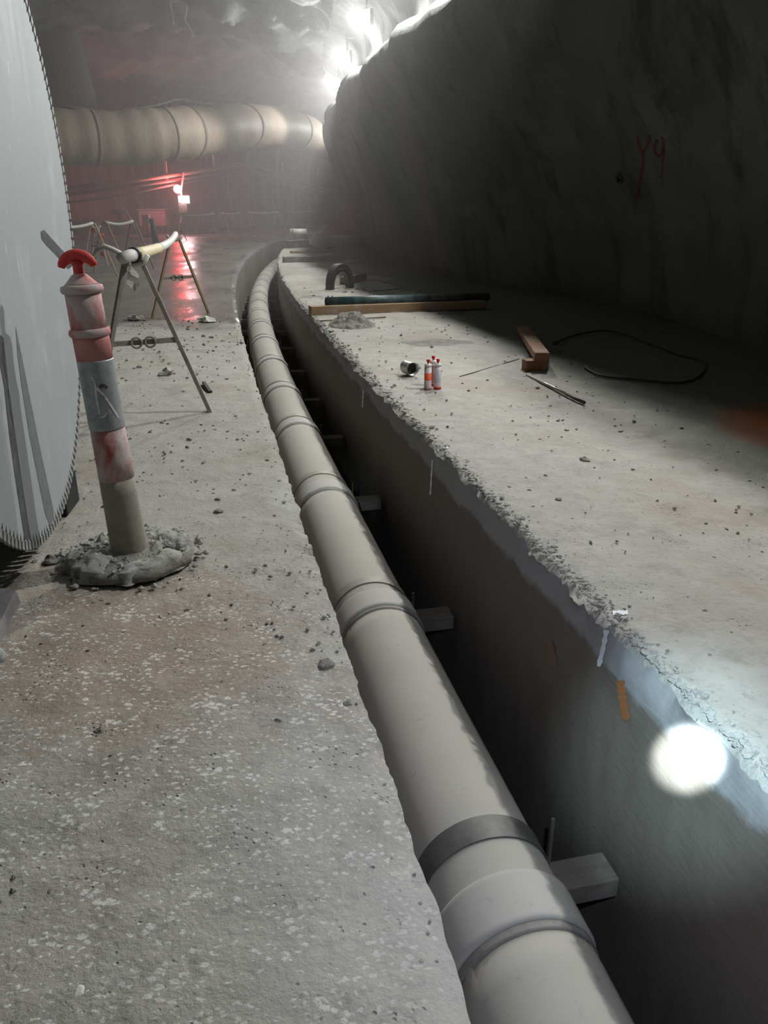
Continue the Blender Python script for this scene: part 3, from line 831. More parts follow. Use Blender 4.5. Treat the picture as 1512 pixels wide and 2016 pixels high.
mc_ = grid_mesh('mud_crust', hx, hy, hz_, M['mudL'], bol, smooth=False, flip=False)
Vs, Fs = [], []
rg = random.Random(5)
for k in range(420):
    a = rg.uniform(0, 2 * PI); rad = rg.uniform(0.10, 0.24) if rg.random() < .75 else rg.uniform(0.24, 0.33)
    if rg.random() < 0.35 and math.sin(a) < 0: continue
    s = 0.004 + 0.015 * rg.random() ** 2.2 * (1.25 if math.sin(a) > 0.0 else 0.8)
    V, F = rock_verts(s, k, 1, 0.8, 0.5)
    z = 0.050 if rad < 0.235 else 0.0
    off = len(Vs)
    Vs += [(v[0] + rad * math.cos(a), v[1] + rad * math.sin(a), max(v[2], -s * 0.2) + z + s * 0.2) for v in V]
    Fs += [[i + off for i in f] for f in F]
cr = from_arrays('mud_crumbs', Vs, Fs, M['mudL'], bol, False); cr['kind'] = 'stuff'

# thing at the lower left edge: grey steel bracket foot
p = G(22, 1300)
ft = empty('steel_bracket', (p.x - 0.075, p.y + 0.0, 0), 0.12, 'dull grey steel foot with a pale chipped end at the lower left edge', 'metal piece')
bm = NB()
prof = [(-0.22, -0.03), (0.03, -0.03), (0.005, 0.34), (-0.22, 0.42)]
lo = [bm.verts.new((x, y, 0.035)) for x, y in prof]; hi = [bm.verts.new((x * 0.95 - 0.01, y, 0.065 if y < 0 else 0.085)) for x, y in prof]
bm.faces.new(list(reversed(lo))); bm.faces.new(hi)
for k in range(4): bm.faces.new((lo[k], lo[(k + 1) % 4], hi[(k + 1) % 4], hi[k]))
bmobj('plate', bm, dusty('dull lilac steel', (0.16, 0.15, 0.16), (0.26, 0.25, 0.25), 0.4, 0.6, 0.2), ft, bevel=0.006)
V, F = rock_verts(0.10, 3, 3, 0.38, 0.25); V[:, 0] *= 1.3; V[:, 1] *= 0.6; V += (-0.06, -0.04, 0.036); V[:, 2] = np.maximum(V[:, 2], 0)
from_arrays('chipped_end', V, F, M['mudL'], ft, True)

# ------------------------------------------------------------------ BARRIER TRESTLES
def strut(par, a, b_, w, d, mat, name='leg'):
    a = Vector(a); b_ = Vector(b_); dd = b_ - a
    R = dd.to_track_quat('Z', 'Y').to_matrix()
    bm = NB(); box(bm, w, d, dd.length, (a + b_) / 2, R)
    return bmobj(name, bm, mat, par, bevel=min(w, d) * 0.15)
def trestle(foot_l, foot_r, apex, label, mats, det=True, group='barrier trestles', ring=True, s=1.0):
    base = (foot_l + foot_r) / 2
    t = empty('barrier_trestle', (base.x, base.y, 0), 0, label, 'barrier', group)
    f = lambda v: Vector(v) - Vector((base.x, base.y, 0))
    ax = (foot_r - foot_l).normalized()
    a1 = apex - ax * 0.05 * s; a2 = apex + ax * 0.05 * s
    strut(t, f(foot_l), f(a1), 0.045 * s, 0.028 * s, mats[0]); strut(t, f(foot_r), f(a2), 0.045 * s, 0.028 * s, mats[1])
    m1 = foot_l.lerp(a1, 0.5); m2 = foot_r.lerp(a2, 0.5)
    strut(t, f(m1), f(m2), 0.022 * s, 0.036 * s, M['legG'], 'crossbar')
    # yoke on top that holds the rail
    bm = NB(); tube(bm, [f(apex) + Vector((-0.10 * s, 0, 0.03 * s)), f(apex) + Vector((-0.07 * s, 0, -0.02 * s)), f(apex) + Vector((0.0, 0, -0.035 * s)), f(apex) + Vector((0.07 * s, 0, -0.02 * s)), f(apex) + Vector((0.10 * s, 0, 0.03 * s))], 0.016 * s, 8)
    bmobj('yoke', bm, M['white'], t, True)
    if ring:
        mm = (m1 + m2) / 2
        for sx in (-1, 1):
            bm = NB(); c = f(mm) + ax * 0.045 * s * sx
            pts = [c + ax * 0.034 * s * math.cos(2 * PI * k / 18) + Vector((0, 0, 0.034 * s * math.sin(2 * PI * k / 18))) + Vector((0, -0.024 * s, 0)) for k in range(18)]
            tube(bm, pts, 0.008 * s, 6, closed=True); bmobj('ring', bm, M['legG'] if not det else M['legG'], t, True)
    return t
nl, nr = G(190, 836), G(414, 812)
apex = D(262, 512, (nl.y + nr.y) / 2 + 0.05)
tn = trestle(nl, nr, apex, 'near barrier trestle with mud-caked legs behind the bollard', (M['legG'], M['legG']))
fl, frt = G(300, 626), G(411, 617)
apex2 = D(344, 468, (fl.y + frt.y) / 2 + 0.0)
tf = trestle(fl, frt, apex2, 'far barrier trestle with thin yellow legs standing on the wet road', (M['legY'], M['legY']))
# sagging rail between the two
ra = apex + Vector((0.03, -0.06, 0.035)); rb = apex2 + Vector((0, 0.05, 0.04))
bar = empty('barrier_rail', (ra.x, ra.y, 0), 0, 'sagging cream plastic rail laid between the near and far trestles', 'barrier')
pts = []
for k in range(17):
    q = ra.lerp(rb, k / 16); q.z -= 0.03 * math.sin(PI * k / 16); q.x += 0.04 * math.sin(PI * k / 16)
    pts.append(q - bar.location)
bm = NB(); tube(bm, pts[:6], 0.042, 14); bmobj('sleeve', bm, M['yellow'], bar, True)
bm = NB(); tube(bm, pts[5:], 0.037, 14); bmobj('rail_body', bm, M['white'], bar, True)
bm = NB(); tube(bm, [pts[0] + Vector((-.03, -.16, -.01)), pts[0] + Vector((-0.01, -.06, 0)), pts[0] + Vector((0, 0.02, 0))], [0.036, 0.039, 0.043], 14); bmobj('end_cap', bm, M['white'], bar, True)
bm = NB(); tube(bm, [pts[0] + Vector((0, -.03, 0)), pts[0] + Vector((0, .01, 0))], 0.050, 16); bmobj('black_clip', bm, M['dark'], bar, True)
bm = NB(); tube(bm, [pts[0] + Vector((-0.03, -.10, 0.0)), pts[0] + Vector((-0.10, -.09, 0.035)), pts[0] + Vector((-0.16, -.08, 0.055)), pts[0] + Vector((-0.21, -.08, 0.03)), pts[0] + Vector((-0.25, -.08, -0.02))], [0.015, 0.017, 0.019, 0.016, 0.012], 10)
bmobj('curled_strap', bm, M['white'], bar, True)
# plastic rag hanging from the rail end
rag = empty('plastic_rag', (ra.x, ra.y - 0.12, 0), 0, 'torn pale plastic rag hanging below the near end of the rail', 'rag')
rows = []
bm = NB()
for i in range(8):
    v = i / 7; wdt = (0.010, 0.013, 0.022, 0.034, 0.03, 0.038, 0.022, 0.006)[i]
    rows.append([bm.verts.new((0.02 * v + (j - 1) * wdt, 0.03 * math.sin(7 * v + 2.3 * j), ra.z - 0.03 - 0.19 * v)) for j in range(3)])
for i in range(7):
    for j in range(2): bm.faces.new((rows[i][j], rows[i][j + 1], rows[i + 1][j + 1], rows[i + 1][j]))
bmesh.ops.solidify(bm, geom=bm.faces[:], thickness=0.003)
bmobj('rag_sheet', bm, M['white'], rag, False)

# distant barriers on the haul road
def far_barrier(p1, p2, h, lab, red=False):
    """a rail on two A-frames; p1,p2 ground points"""
    base = (p1 + p2) / 2
    t = empty('road_barrier', (base.x, base.y, 0), 0, lab, 'barrier', 'distant road barriers')
    f = lambda v: Vector(v) - Vector((base.x, base.y, 0))
    bm = NB(); q = [f(p1.lerp(p2, k / 8)) + Vector((0, 0, h - 0.06 * math.sin(PI * k / 8))) for k in range(9)]
    tube(bm, q, float(np.interp(base.y, [12, 25], [0.026, 0.045])), 8); bmobj('rail', bm, M['coupling'], t, True)
    for e in (p1, p2):
        for sx in (-1, 1):
            strut(t, f(e) + Vector((sx * 0.36, sx * 0.05, 0)), f(e) + Vector((sx * 0.04, 0, h)), 0.035, 0.035, M['legY' if sx > 0 else 'legG'])
    return t
def GB(px, py): return G(px, py)
g1 = GB(128, 545); g2 = GB(205, 538)
def fb(xa, ya, xb, yb, h, lab):   # give rail-top pixels and depth through ground pixels
    return far_barrier(G(xa, ya), G(xb, yb), h, lab)
fb(118, 556, 196, 545, 1.04, 'pale road barrier between the blade and the reflector trestle')
fb(218, 536, 272, 530, 1.04, 'pale road barrier left of the dark leaning post')
fb(350, 474, 425, 470, 1.0, 'distant pale road barrier right of the red lamp')
fb(440, 463, 474, 462, 1.0, 'distant pale road barrier, second right of the red lamp')
fb(492, 458, 550, 456, 1.0, 'distant pale road barrier, third right of the red lamp')
fb(566, 452, 622, 450, 1.0, 'faint pale road barrier farthest right near the dark wall')
# reflector trestle
rt0, rt1 = G(178, 520), G(212, 522)
ap = D(190, 447, (rt0.y + rt1.y) / 2)
tt = trestle(rt0, rt1, ap, 'small trestle hung with red reflectors beyond the blade', (M['legG'], M['legG']), ring=False)
for (x, y) in ((184, 454), (199, 464), (197, 478), (203, 499)):
    q = D(x, y, rt0.y - 0.12) - tt.location
    bm = NB(); lathe(bm, [(0.03, -0.012), (0.072, -0.008), (0.075, 0.008), (0.03, 0.014)], 14, Matrix.Translation(q) @ Matrix.Rotation(PI / 2, 4, 'X')); bmobj('reflector', bm, M['reflR'], tt, True)
# dark leaning post with flat foot, red posts, drum and pale cabinet
p = G(308, 487); q = D(298, 430, p.y)
po = empty('leaning_post', (p.x, p.y, 0), 0, 'dark rubber post leaning on a flat foot beyond the far trestle', 'post')
bm = NB(); tube(bm, [(0, 0, 0.04), Vector(q) - Vector((p.x, p.y, 0))], [0.12, 0.07], 14); bmobj('post_body', bm, M['dark'], po, True)
bm = NB(); lathe(bm, [(0.38, 0), (0.38, 0.05), (0.14, 0.09)], 20); bmobj('foot', bm, M['dark'], po)
for k, (x, y, lab) in enumerate(((288, 462, 'worn orange post, left of the pair by the leaning post'), (294, 463, 'worn orange post, right of the pair by the leaning post'))):
    p = G(x, y + 4); po = empty('delineator_post', (p.x, p.y, 0), 0, lab, 'post')
    bm = NB(); lathe(bm, [(0.12, 0.03), (0.10, 0.6)], 14); bmobj('lower_tube', bm, M['orange'], po, True)
    bm = NB(); lathe(bm, [(0.10, 0.6), (0.095, 0.95)], 14); bmobj('sleeve', bm, M['silver'], po, True)
    bm = NB(); lathe(bm, [(0.30, 0), (0.28, 0.05), (0.13, 0.08)], 14); bmobj('foot', bm, M['dark'], po)
p = G(240, 462); dr = empty('waste_drum', (p.x, p.y, 0), 0, 'dark drum with an orange patch standing on the far road', 'drum')
bm = NB(); lathe(bm, [(0.34, 0), (0.36, 0.04), (0.34, 0.3), (0.36, 0.34), (0.34, 0.38), (0.34, 0.7), (0.36, 0.74), (0.34, 0.78), (0.34, 1.1), (0.36, 1.14), (0.3, 1.15)], 20); bmobj('drum_body', bm, M['dark'], dr, True)
bm = NB(); box(bm, 0.30, 0.04, 0.32, (-0.18, -0.34, 0.75)); bmobj('orange_patch', bm, M['orange'], dr, bevel=0.01)
p = G(305, 460); cb = empty('pale_cabinet', (p.x, p.y, 0), 0.1, 'pale metal cabinet on legs against the far wall', 'cabinet')
bm = NB(); box(bm, 1.3, 0.8, 0.75, (0, 0, 0.75)); bmobj('cabinet_body', bm, M['silver'], cb, bevel=0.03)
bm = NB(); box(bm, 1.45, 0.95, 0.05, (0, 0, 1.15)); bmobj('top', bm, M['silver'], cb)
for sx in (-0.5, 0.5):
    for sy in (-0.3, 0.3):
        bm = NB(); box(bm, 0.1, 0.1, 0.4, (sx, sy, 0.2)); bmobj('leg', bm, M['steelD'], cb)

# ------------------------------------------------------------------ SIGNAL STAND (red + white lamp)
p = G(364, 462)
sg = empty('signal_stand', (p.x, p.y, 0), 0, 'tripod stand with a glowing red lamp and a white lamp', 'signal light')
def rp(x, y, dy=0): return D(x, y, p.y + dy) - sg.location
for a in (0.3, 2.4, 4.4):
    bm = NB(); tube(bm, [(0, 0, 1.1), (0.62 * math.cos(a), 0.62 * math.sin(a), 0.0)], 0.045, 8); bmobj('leg', bm, M['steelD'], sg)
top = rp(362, 340)
bm = NB(); tube(bm, [(0, 0, 1.0), (0.0, 0, 2.0), top], 0.045, 8); bmobj('mast', bm, M['white'], sg)
c = rp(362, 393); bm = NB(); box(bm, 0.62, 0.16, 0.42, c + Vector((0, 0.10, 0))); bmobj('white_lamp_housing', bm, M['dark'], sg, bevel=0.03)
bm = NB(); box(bm, 0.50, 0.03, 0.30, c + Vector((0, -0.01, 0))); bmobj('white_lamp_lens', bm, M['lensP'], sg)
add_light('signal_white_light', 'POINT', c + Vector((0, -0.35, 0)), 60, (1.0, 0.80, 0.86), 0.1, sg)
c = rp(349, 372); bm = NB(); lathe(bm, [(0.10, -0.22), (0.23, -0.18), (0.25, 0.0), (0.25, 0.06)], 18, Matrix.Translation(c + Vector((0, 0.1, 0))) @ Matrix.Rotation(PI / 2, 4, 'X') @ Matrix.Rotation(0, 4, 'Z')); bmobj('red_lamp_housing', bm, M['dark'], sg, True)
bm = NB(); lathe(bm, [(0.20, 0.0), (0.17, 0.05), (0.08, 0.09)], 18, Matrix.Translation(c + Vector((0, 0.03, 0))) @ Matrix.Rotation(PI / 2, 4, 'X')); bmobj('red_lamp_lens', bm, M['lensR'], sg, True)
bm = NB(); tube(bm, [c + Vector((0.2, 0.12, 0.0)), (0.0, 0.1, c.z)], 0.03, 6); tube(bm, [c + Vector((0.0, 0.1, 0.2)), c + Vector((-.05, 0.1, 0.45)), c + Vector((0.35, 0.1, 0.5))], 0.03, 6); bmobj('lamp_arm', bm, M['steelD'], sg)
add_light('signal_red_light', 'POINT', c + Vector((0, -0.4, 0)), 170, (1.0, 0.045, 0.05), 0.1, sg)
bm = NB(); box(bm, 0.42, 0.32, 0.5, (0.05, 0, 1.25)); bmobj('battery_box', bm, M['steelD'], sg, bevel=0.02)

# ------------------------------------------------------------------ VENTILATION DUCT
dp = [(-60, 262, 26.0, 0.95), (20, 268, 26.6, 0.95), (110, 268, 27.4, 0.95), (200, 273, 28.2, 0.96), (290, 268, 29.0, 0.97), (350, 263, 29.8, 0.97), (420, 256, 31.5, 0.95), (490, 249, 34.5, 0.94), (550, 250, 38.5, 0.94), (600, 262, 43.0, 0.95), (640, 278, 48.0, 0.96), (675, 293, 53.0, 0.95), (720, 312, 60.0, 0.95)]
cp = [D(x, y, d) for x, y, d, r in dp]; cr_ = [d[3] * 0.87 for d in dp]
def catm(P, R, n):
    out, ro = [], []
    for i in range(len(P) - 1):
        a, b_, c, d = P[max(i - 1, 0)], P[i], P[i + 1], P[min(i + 2, len(P) - 1)]
        for k in range(n):
            t = k / n
            out.append(0.5 * ((2 * b_) + (c - a) * t + (2 * a - 5 * b_ + 4 * c - d) * t * t + (3 * b_ - a - 3 * c + d) * t ** 3))
            ro.append(R[i] * (1 - t) + R[i + 1] * t)
    out.append(P[-1]); ro.append(R[-1])
    return out, ro
pts, rs = catm(cp, cr_, 14)
rs = [r * (1 + 0.018 * math.sin(i * 0.9) + 0.02 * math.sin(i * 0.37)) for i, r in enumerate(rs)]
dc = empty('ventilation_duct', (pts[30].x, pts[30].y, pts[30].z - 1), 0, 'long cream fabric ventilation duct hanging under the roof', 'duct')
bpy.context.view_layer.update()
bm = NB(); rings = tube(bm, [p - dc.location for p in pts], rs, 36)
bmobj('duct_sleeve', bm, M['duct'], dc, True)
for i in (39, 64, 74, 96, 120, 140, 156):
    bm = NB(); tube(bm, [pts[j] - dc.location for j in (i, i + 1)] if i + 1 < len(pts) else [], rs[i] * 1.02, 32); bmobj('joint_band', bm, dusty('stitched duct band', (0.24, 0.19, 0.15), (0.34, 0.29, 0.24), 0.4), dc, True)
# suspension cable above the duct with hangers
cpix = [(130, 214), (215, 226), (240, 222), (262, 219), (300, 214), (330, 206), (358, 200), (392, 209), (430, 211), (480, 216), (560, 214)]
deps = [27.6, 28.4, 28.7, 28.9, 29.2, 29.5, 29.9, 30.7, 31.8, 34, 39]
bm = NB(); q, _r = catm([D(x, y - 5, d) for (x, y), d in zip(cpix, deps)], [0.035] * len(cpix), 6)
cable = empty('messenger_cable', q[20], 0, 'dusty suspension cable running above the cream duct', 'cable')
bpy.context.view_layer.update()
tube(bm, [v - cable.location for v in q], 0.035, 6); bmobj('cable_run', bm, M['cable'], cable, True)
# upright riser behind the duct at the left
ra_ = D(150, 222, 31.5); rb_ = D(88, -60, 31.5)
rs_ = empty('dark_upright', (ra_.x, ra_.y, 0), 0, 'dark grey upright riser pipe rising behind the duct at the left', 'duct')
bm = NB(); tube(bm, [Vector((0, 0, 3.2)), Vector((0, 0, 5)), Vector(((rb_.x - ra_.x) * 1.6, 0, 9.0))], [0.78, 0.76, 0.72], 28); bmobj('upright_sleeve', bm, dusty('dark grey duct fabric', (0.15, 0.16, 0.15), (0.25, 0.25, 0.23), 0.4, 0.7), rs_, True)
bm = NB(); tube(bm, [Vector((0, 0, 4.4)), Vector((0, 0, 4.6))], 0.80, 28); bmobj('joint_band', bm, M['steelD'], rs_, True)

rc_ = D(88, 224, 33.5); rd_ = D(36, -60, 33.5)  # black column added to darken the gap beside the blade
r2 = empty('dark_upright', (rc_.x, rc_.y, 0), 0, 'near black upright added for the dark gap between saw blade and grey riser', 'duct')
bm = NB(); tube(bm, [Vector((0, 0, 3.4)), Vector((0, 0, 5)), Vector(((rd_.x - rc_.x) * 1.5, 0, 9.0))], [0.80, 0.8, 0.8], 24); bmobj('upright_sleeve', bm, M['dark'], r2, True)
bm = NB(); tube(bm, [Vector((0, 0, 4.4)), Vector((0, 0, 4.6))], 0.83, 24); bmobj('joint_band', bm, M['steelD'], r2, True)  # band on the added black column

# service pipes and cables along the far wall
def service(name, pix, deps, r, mat, lab, cat):
    q, _r = catm([D(x, y, d) for (x, y), d in zip(pix, deps)], [r] * len(pix), 6)
    o = empty(name, q[len(q) // 2], 0, lab, cat)
    bm = NB(); tube(bm, [v - o.location for v in q], r, 8)
    b_ = bmobj('run', bm, mat, o, True)
    return o, q
xs = [60, 140, 220, 300, 380, 440, 490, 540, 590, 640, 700]
wd_ = [41, 41.5, 42, 43, 45, 47, 50, 54, 59, 65, 74]
wd_ = [d - 3.5 for d in wd_]
sv, q = service('service_pipe', list(zip(xs, [380, 371, 361, 350, 338, 328, 325, 337, 357, 372, 378])), wd_, 0.11, M['duct'], 'upper pale service pipe fixed along the far wall', 'pipe')
for j in range(4, len(q) - 4, 8):
    bm = NB(); a = q[j] - sv.location; box(bm, 0.10, 0.10, 0.9, a + Vector((0, 0, 0.3))); bmobj('bracket', bm, M['white'], sv)
service('service_pipe', list(zip(xs, [390, 382, 372, 361, 349, 340, 337, 348, 366, 378, 382])), wd_, 0.08, M['cable'], 'lower thin service pipe just under the upper one', 'pipe')
service('service_cable', list(zip(xs, [408, 398, 388, 372, 356, 345, 343, 355, 371, 382, 386])), wd_, 0.05, M['cable'], 'dusty cable sagging lowest along the far wall', 'cable')
service('handrail', [(120, 436), (160, 434), (200, 433), (215, 433)], [37, 37, 37, 37], 0.04, M['white'], 'thin pale rail crossing low behind the barriers', 'rail')
# pale junction box, slanting prop
p = D(190, 356, 35.5); jb = empty('junction_box', p, 0.4, 'small pale box hung above the service pipes', 'box')
bm = NB(); box(bm, 0.42, 0.18, 0.30, (0, 0, 0), Matrix.Rotation(0.6, 3, 'Y')); bmobj('box_shell', bm, M['white'], jb, bevel=0.02)
bm = NB(); tube(bm, [(0, 0, 0.1), (0.0, 0.05, 1.9)], 0.02, 5); bmobj('hanger', bm, M['cable'], jb)
a = D(222, 388, 36.5); b_ = D(247, 416, 36.5)
pr = empty('slanting_prop', (b_.x, b_.y, 0), 0, 'thin pale prop slanting down below the service pipes', 'pole')
bm = NB(); tube(bm, [a - pr.location, b_ - pr.location, Vector((b_.x + (b_.x - a.x) * 1.2, b_.y, 0)) - pr.location], 0.045, 6); bmobj('pole', bm, M['white'], pr)
# loose straps hanging from the roof
for k, (pix, dd, lab) in enumerate((([(338, -12), (336, 10), (339, 28), (342, 48)], 29.5, 'pale cable loop hanging from the roof, left of the pair'),
        ([(364, 2), (367, 20), (364, 38), (370, 50), (376, 60), (381, 70)], 29.5, 'pale kinked cable hanging from the roof, right of the pair'))):
    q, _r = catm([D(x, y, dd) for x, y in pix], [0.03] * len(pix), 4)
    o = empty('hanging_cable', (q[0].x, q[0].y, q[0].z), 0, lab, 'cable')
    bm = NB(); tube(bm, [Vector((0, 0, 1.2))] + [v - o.location for v in q], 0.035, 6); bmobj('strand', bm, M['white'], o, True)

# ------------------------------------------------------------------ ITEMS ON THE RIGHT SLAB
def beam(name, a, b_, w, h, mat, lab, cat='timber', group=None, z=0.0, roll=0, bev=0.006, sub=None):
    """beam whose near lower edge runs from a to b"""
    d = (b_ - a); ln = d.length; ang = math.atan2(d.y, d.x)
    bm = NB(); box(bm, ln, w, h, (ln / 2, w / 2, h / 2))
    ob = bmobj(name, bm, mat, None, bevel=bev)
    ob.location = (a.x, a.y, z + 0.006); ob.rotation_euler = (0, 0, ang)
    tag(ob, lab, cat, group)
    return ob
a, b_ = G(613, 622), G(955, 609)
beam('timber_beam', a, b_, 0.10, 0.115, M['timber'], 'long brown timber beam lying nearest across the right slab')
a2, b2 = G(617, 612), G(990, 594)
dz_ = (b_ - a).normalized(); nrm = Vector((-dz_.y, dz_.x, 0))
bk = beam('timber_beam', a + dz_ * 0.02 + nrm * 0.20, b_ + dz_ * 0.1 + nrm * 0.20, 0.10, 0.10, M['timberD'], 'long grey timber beam behind the green pipe on the right slab')
# dark green pipe lying against / on the beams
pa, pb = G(648, 606), G(800, 598)
gp = empty('green_pipe', (pa.x, pa.y, 0), 0, 'dark green plastic pipe lying between the two long timbers', 'pipe')
pa = a + dz_ * 0.235; gp.location = (pa.x, pa.y, 0)
e1 = nrm * 0.15 + Vector((0, 0, 0.155))
bm = NB(); tube(bm, [e1, e1 + dz_ * 1.5], 0.068, 24); bmobj('pipe_body', bm, M['pipeG'], gp, True)
bm = NB(); tube(bm, [e1 + dz_ * 1.45, e1 + dz_ * 2.4], 0.058, 20); bmobj('spigot', bm, M['steelD'], gp, True)
bm = NB(); tube(bm, [e1 - dz_ * 0.006, e1 + dz_ * 0.01], 0.052, 20); bmobj('bore', bm, M['dark'], gp, True)
# thin lath in front
beam('timber_lath', G(624, 634), G(760, 626), 0.03, 0.012, M['timberD'], 'thin grey lath lying just in front of the long timbers', bev=0.001)
# mud heap
def heap(px, py, rx, ry, h, lab, name='mud_heap', mat='mud', seed=1, sub=5):
    p = G(px, py)
    n_ = 44
    xs_, ys_ = np.meshgrid(np.linspace(-1, 1, n_), np.linspace(-1, 1, n_), indexing='ij')
    r = np.sqrt(xs_ ** 2 + ys_ ** 2)
    prof_ = np.maximum(0, 1 - r ** 1.4)
    nz_ = fbm(xs_ * 2 + seed, ys_ * 2, 0 * xs_ + seed, 1.6, 5, 0.62)
    Z = h * prof_ * (1 + 0.28 * nz_) + 0.12 * h * np.maximum(0, nz_) * (prof_ > 0) - 0.004
    o = grid_mesh(name, xs_ * rx, ys_ * ry, Z, M[mat], smooth=False)
    o.location = (p.x, p.y, 0); tag(o, lab, 'mud')
    return o
heap(692, 641, 0.30, 0.30, 0.17, 'small grey mud heap in front of the long timbers')
heap(860, 674, 0.45, 0.22, 0.03, 'flat brown smear of mud on the slab beyond the cartridges', 'mud_smear', 'mud', 4)
heap(612, 584, 0.18, 0.2, 0.015, 'flat mud scab near the slab edge beyond the pipe hoop', 'mud_smear', 'mud', 5)
# dirt bank against the wall, far
pb_ = G(655, 470)
xs_, ys_ = np.meshgrid(np.linspace(-1, 1, 70), np.linspace(-1, 1, 60), indexing='ij')
r = np.sqrt(xs_ ** 2 + ys_ ** 2)
nz_ = fbm(xs_ * 3, ys_ * 3, 0 * xs_, 1.2, 5, 0.6)
Z = 1.25 * np.maximum(0, 1 - r ** 1.6) * (1 + 0.2 * nz_) + 0.08 * nz_ * (r < 1)
bank = grid_mesh('spoil_bank', xs_ * 1.5, ys_ * 6.5, Z, mat_rock('dark spoil', (0.07, 0.07, 0.06), (0.13, 0.125, 0.11), (0, 0, 0), 2.0, 1.0, 0.05, 0.9, streak=False), smooth=False)
bank.location = (pb_.x + 0.85, pb_.y + 3.0, -0.02); bank.rotation_euler = (0, 0, 0.12); tag(bank, 'dark bank of spoil heaped at the foot of the far wall', 'dirt')
# pipe hoop (bent strap)
h0, h1 = G(655, 572), G(695, 567)
hp = empty('pipe_hoop', (h0.x, h0.y, 0), math.atan2((h1 - h0).y, (h1 - h0).x), 'dark curved pipe offcut standing like an arch on the slab', 'pipe')
wd2 = (h1 - h0).length
def hoop(rx, hz, wd3, th, mat, name, y0=0.0):
    bm = NB(); n_ = 20; rows = []
    for k in range(n_ + 1):
        a = PI * k / n_
        rows.append([bm.verts.new((wd2 / 2 - (rx + s) * math.cos(a), y0 + yy, max(0.0, (hz + s) * math.sin(a) ** 0.8))) for s, yy in ((0, 0), (th, 0), (th, wd3), (0, wd3))])
    for k in range(n_):
        for j in range(4): bm.faces.new((rows[k][j], rows[k][(j + 1) % 4], rows[k + 1][(j + 1) % 4], rows[k + 1][j]))
    bm.faces.new(rows[0]); bm.faces.new(list(reversed(rows[-1])))
    return bmobj(name, bm, mat, hp, False)
hoop(wd2 / 2 - 0.04, 0.36, 0.14, 0.07, M['steelD'], 'outer_half', 0.0)
hoop(wd2 / 2 - 0.07, 0.30, 0.10, 0.025, M['steelD'], 'lining', 0.02)
ob = beam('timber_offcut', G(684, 562) + Vector((0.0, 0.1, 0)), G(722, 552), 0.16, 0.13, M['timberR'], 'reddish timber offcut leaning behind the pipe arch')
# far timbers and white pipes
beam('timber_beam', G(560, 517), G(680, 514), 0.22, 0.13, M['timberD'], 'dark flat timber lying beyond the pipe arch')
beam('timber_beam', G(568, 489), G(640, 486), 0.4, 0.24, M['timberD'], 'pale-topped thick timber block under the far pipe offcut')
beam('timber_beam', G(575, 499), G(660, 497), 0.25, 0.06, M['timber'], 'pale thin board on the slab before the white pipe')
p = G(612, 491); q = G(700, 487)
wp = empty('white_pipe', (p.x, p.y, 0), 0, 'white plastic pipe length lying on the far slab by the wall', 'pipe')
dd = (q - p).normalized()
bm = NB(); tube(bm, [dd * 0.02 + Vector((0, 0, 0.25)), dd * 0.25 + Vector((0, 0, 0.25)), dd * 3.4 + Vector((0, 0, 0.2))], [0.13, 0.20, 0.18], 20); bmobj('pipe_body', bm, M['white'], wp, True)
bm = NB(); box(bm, 0.2, 0.25, 0.09, dd * 0.8 + Vector((0, 0, 0.045))); box(bm, 0.2, 0.25, 0.09, dd * 2.6 + Vector((0, 0, 0.045))); bmobj('packer', bm, M['timberD'], wp)
def ring_offcut(px, py, zb, R, ln, ang, lab, dz=0):
    p = G(px, py); o = empty('pipe_offcut', (p.x, p.y, zb), ang, lab, 'pipe')
    bm = NB(); n_ = 26; rows = []
    for k in range(n_):
        a = 2 * PI * k / n_
        rows.append([bm.verts.new((xx, rr * math.cos(a), R + rr * math.sin(a))) for rr, xx in ((R, 0), (R, ln), (R - 0.03, ln), (R - 0.03, 0))])
    for k in range(n_):
        for j in range(4): bm.faces.new((rows[k][j], rows[k][(j + 1) % 4], rows[(k + 1) % n_][(j + 1) % 4], rows[(k + 1) % n_][j]))
    bmobj('pipe_ring', bm, M['white'], o, True)
    bm = NB(); tube(bm, [(ln * 0.15, 0, R), (ln * 0.3, 0, R)], R + 0.012, 26); bmobj('collar', bm, M['coupling'], o, True)
ring_offcut(572, 485, 0.25, 0.17, 0.6, 0.1, 'short fat pipe offcut lying on the far timber block')
ring_offcut(604, 482, 0.0, 0.17, 0.35, 0.9, 'small pipe offcut leaning beside the far timber block')

# tin can
pc = G(806, 738); cn = empty('tin_can', (pc.x, pc.y, 0), math.radians(-62), 'crumpled metal tin on its side left of the cartridges', 'can')
Rc = 0.062
bm = NB(); n_ = 26; rows = []
for k in range(n_):
    a = 2 * PI * k / n_
    wv = 1 + 0.05 * math.sin(3 * a + 1)
    rows.append([bm.verts.new((xx, rr * wv * math.cos(a), Rc + rr * wv * math.sin(a) * 0.93)) for rr, xx in ((0.001, -0.07), (Rc - 0.012, -0.07), (Rc, -0.062), (Rc - 0.002, -0.02), (Rc, 0.02), (Rc, 0.055), (Rc + 0.003, 0.06), (Rc - 0.004, 0.06), (Rc - 0.006, -0.055), (0.001, -0.055))])
for k in range(n_):
    for j in range(9): bm.faces.new((rows[k][j], rows[k][j + 1], rows[(k + 1) % n_][j + 1], rows[(k + 1) % n_][j]))
bmobj('can_body', bm, M['tin'], cn, True)
bm = NB(); lathe(bm, [(Rc - 0.008, 0.015), (Rc - 0.008, 0.02)], 20, Matrix.Translation((0, 0, Rc)) @ Matrix.Rotation(PI / 2, 4, 'Y')); bmobj('dark_disc', bm, M['dark'], cn)  # flat dark disc set across the inside of the can
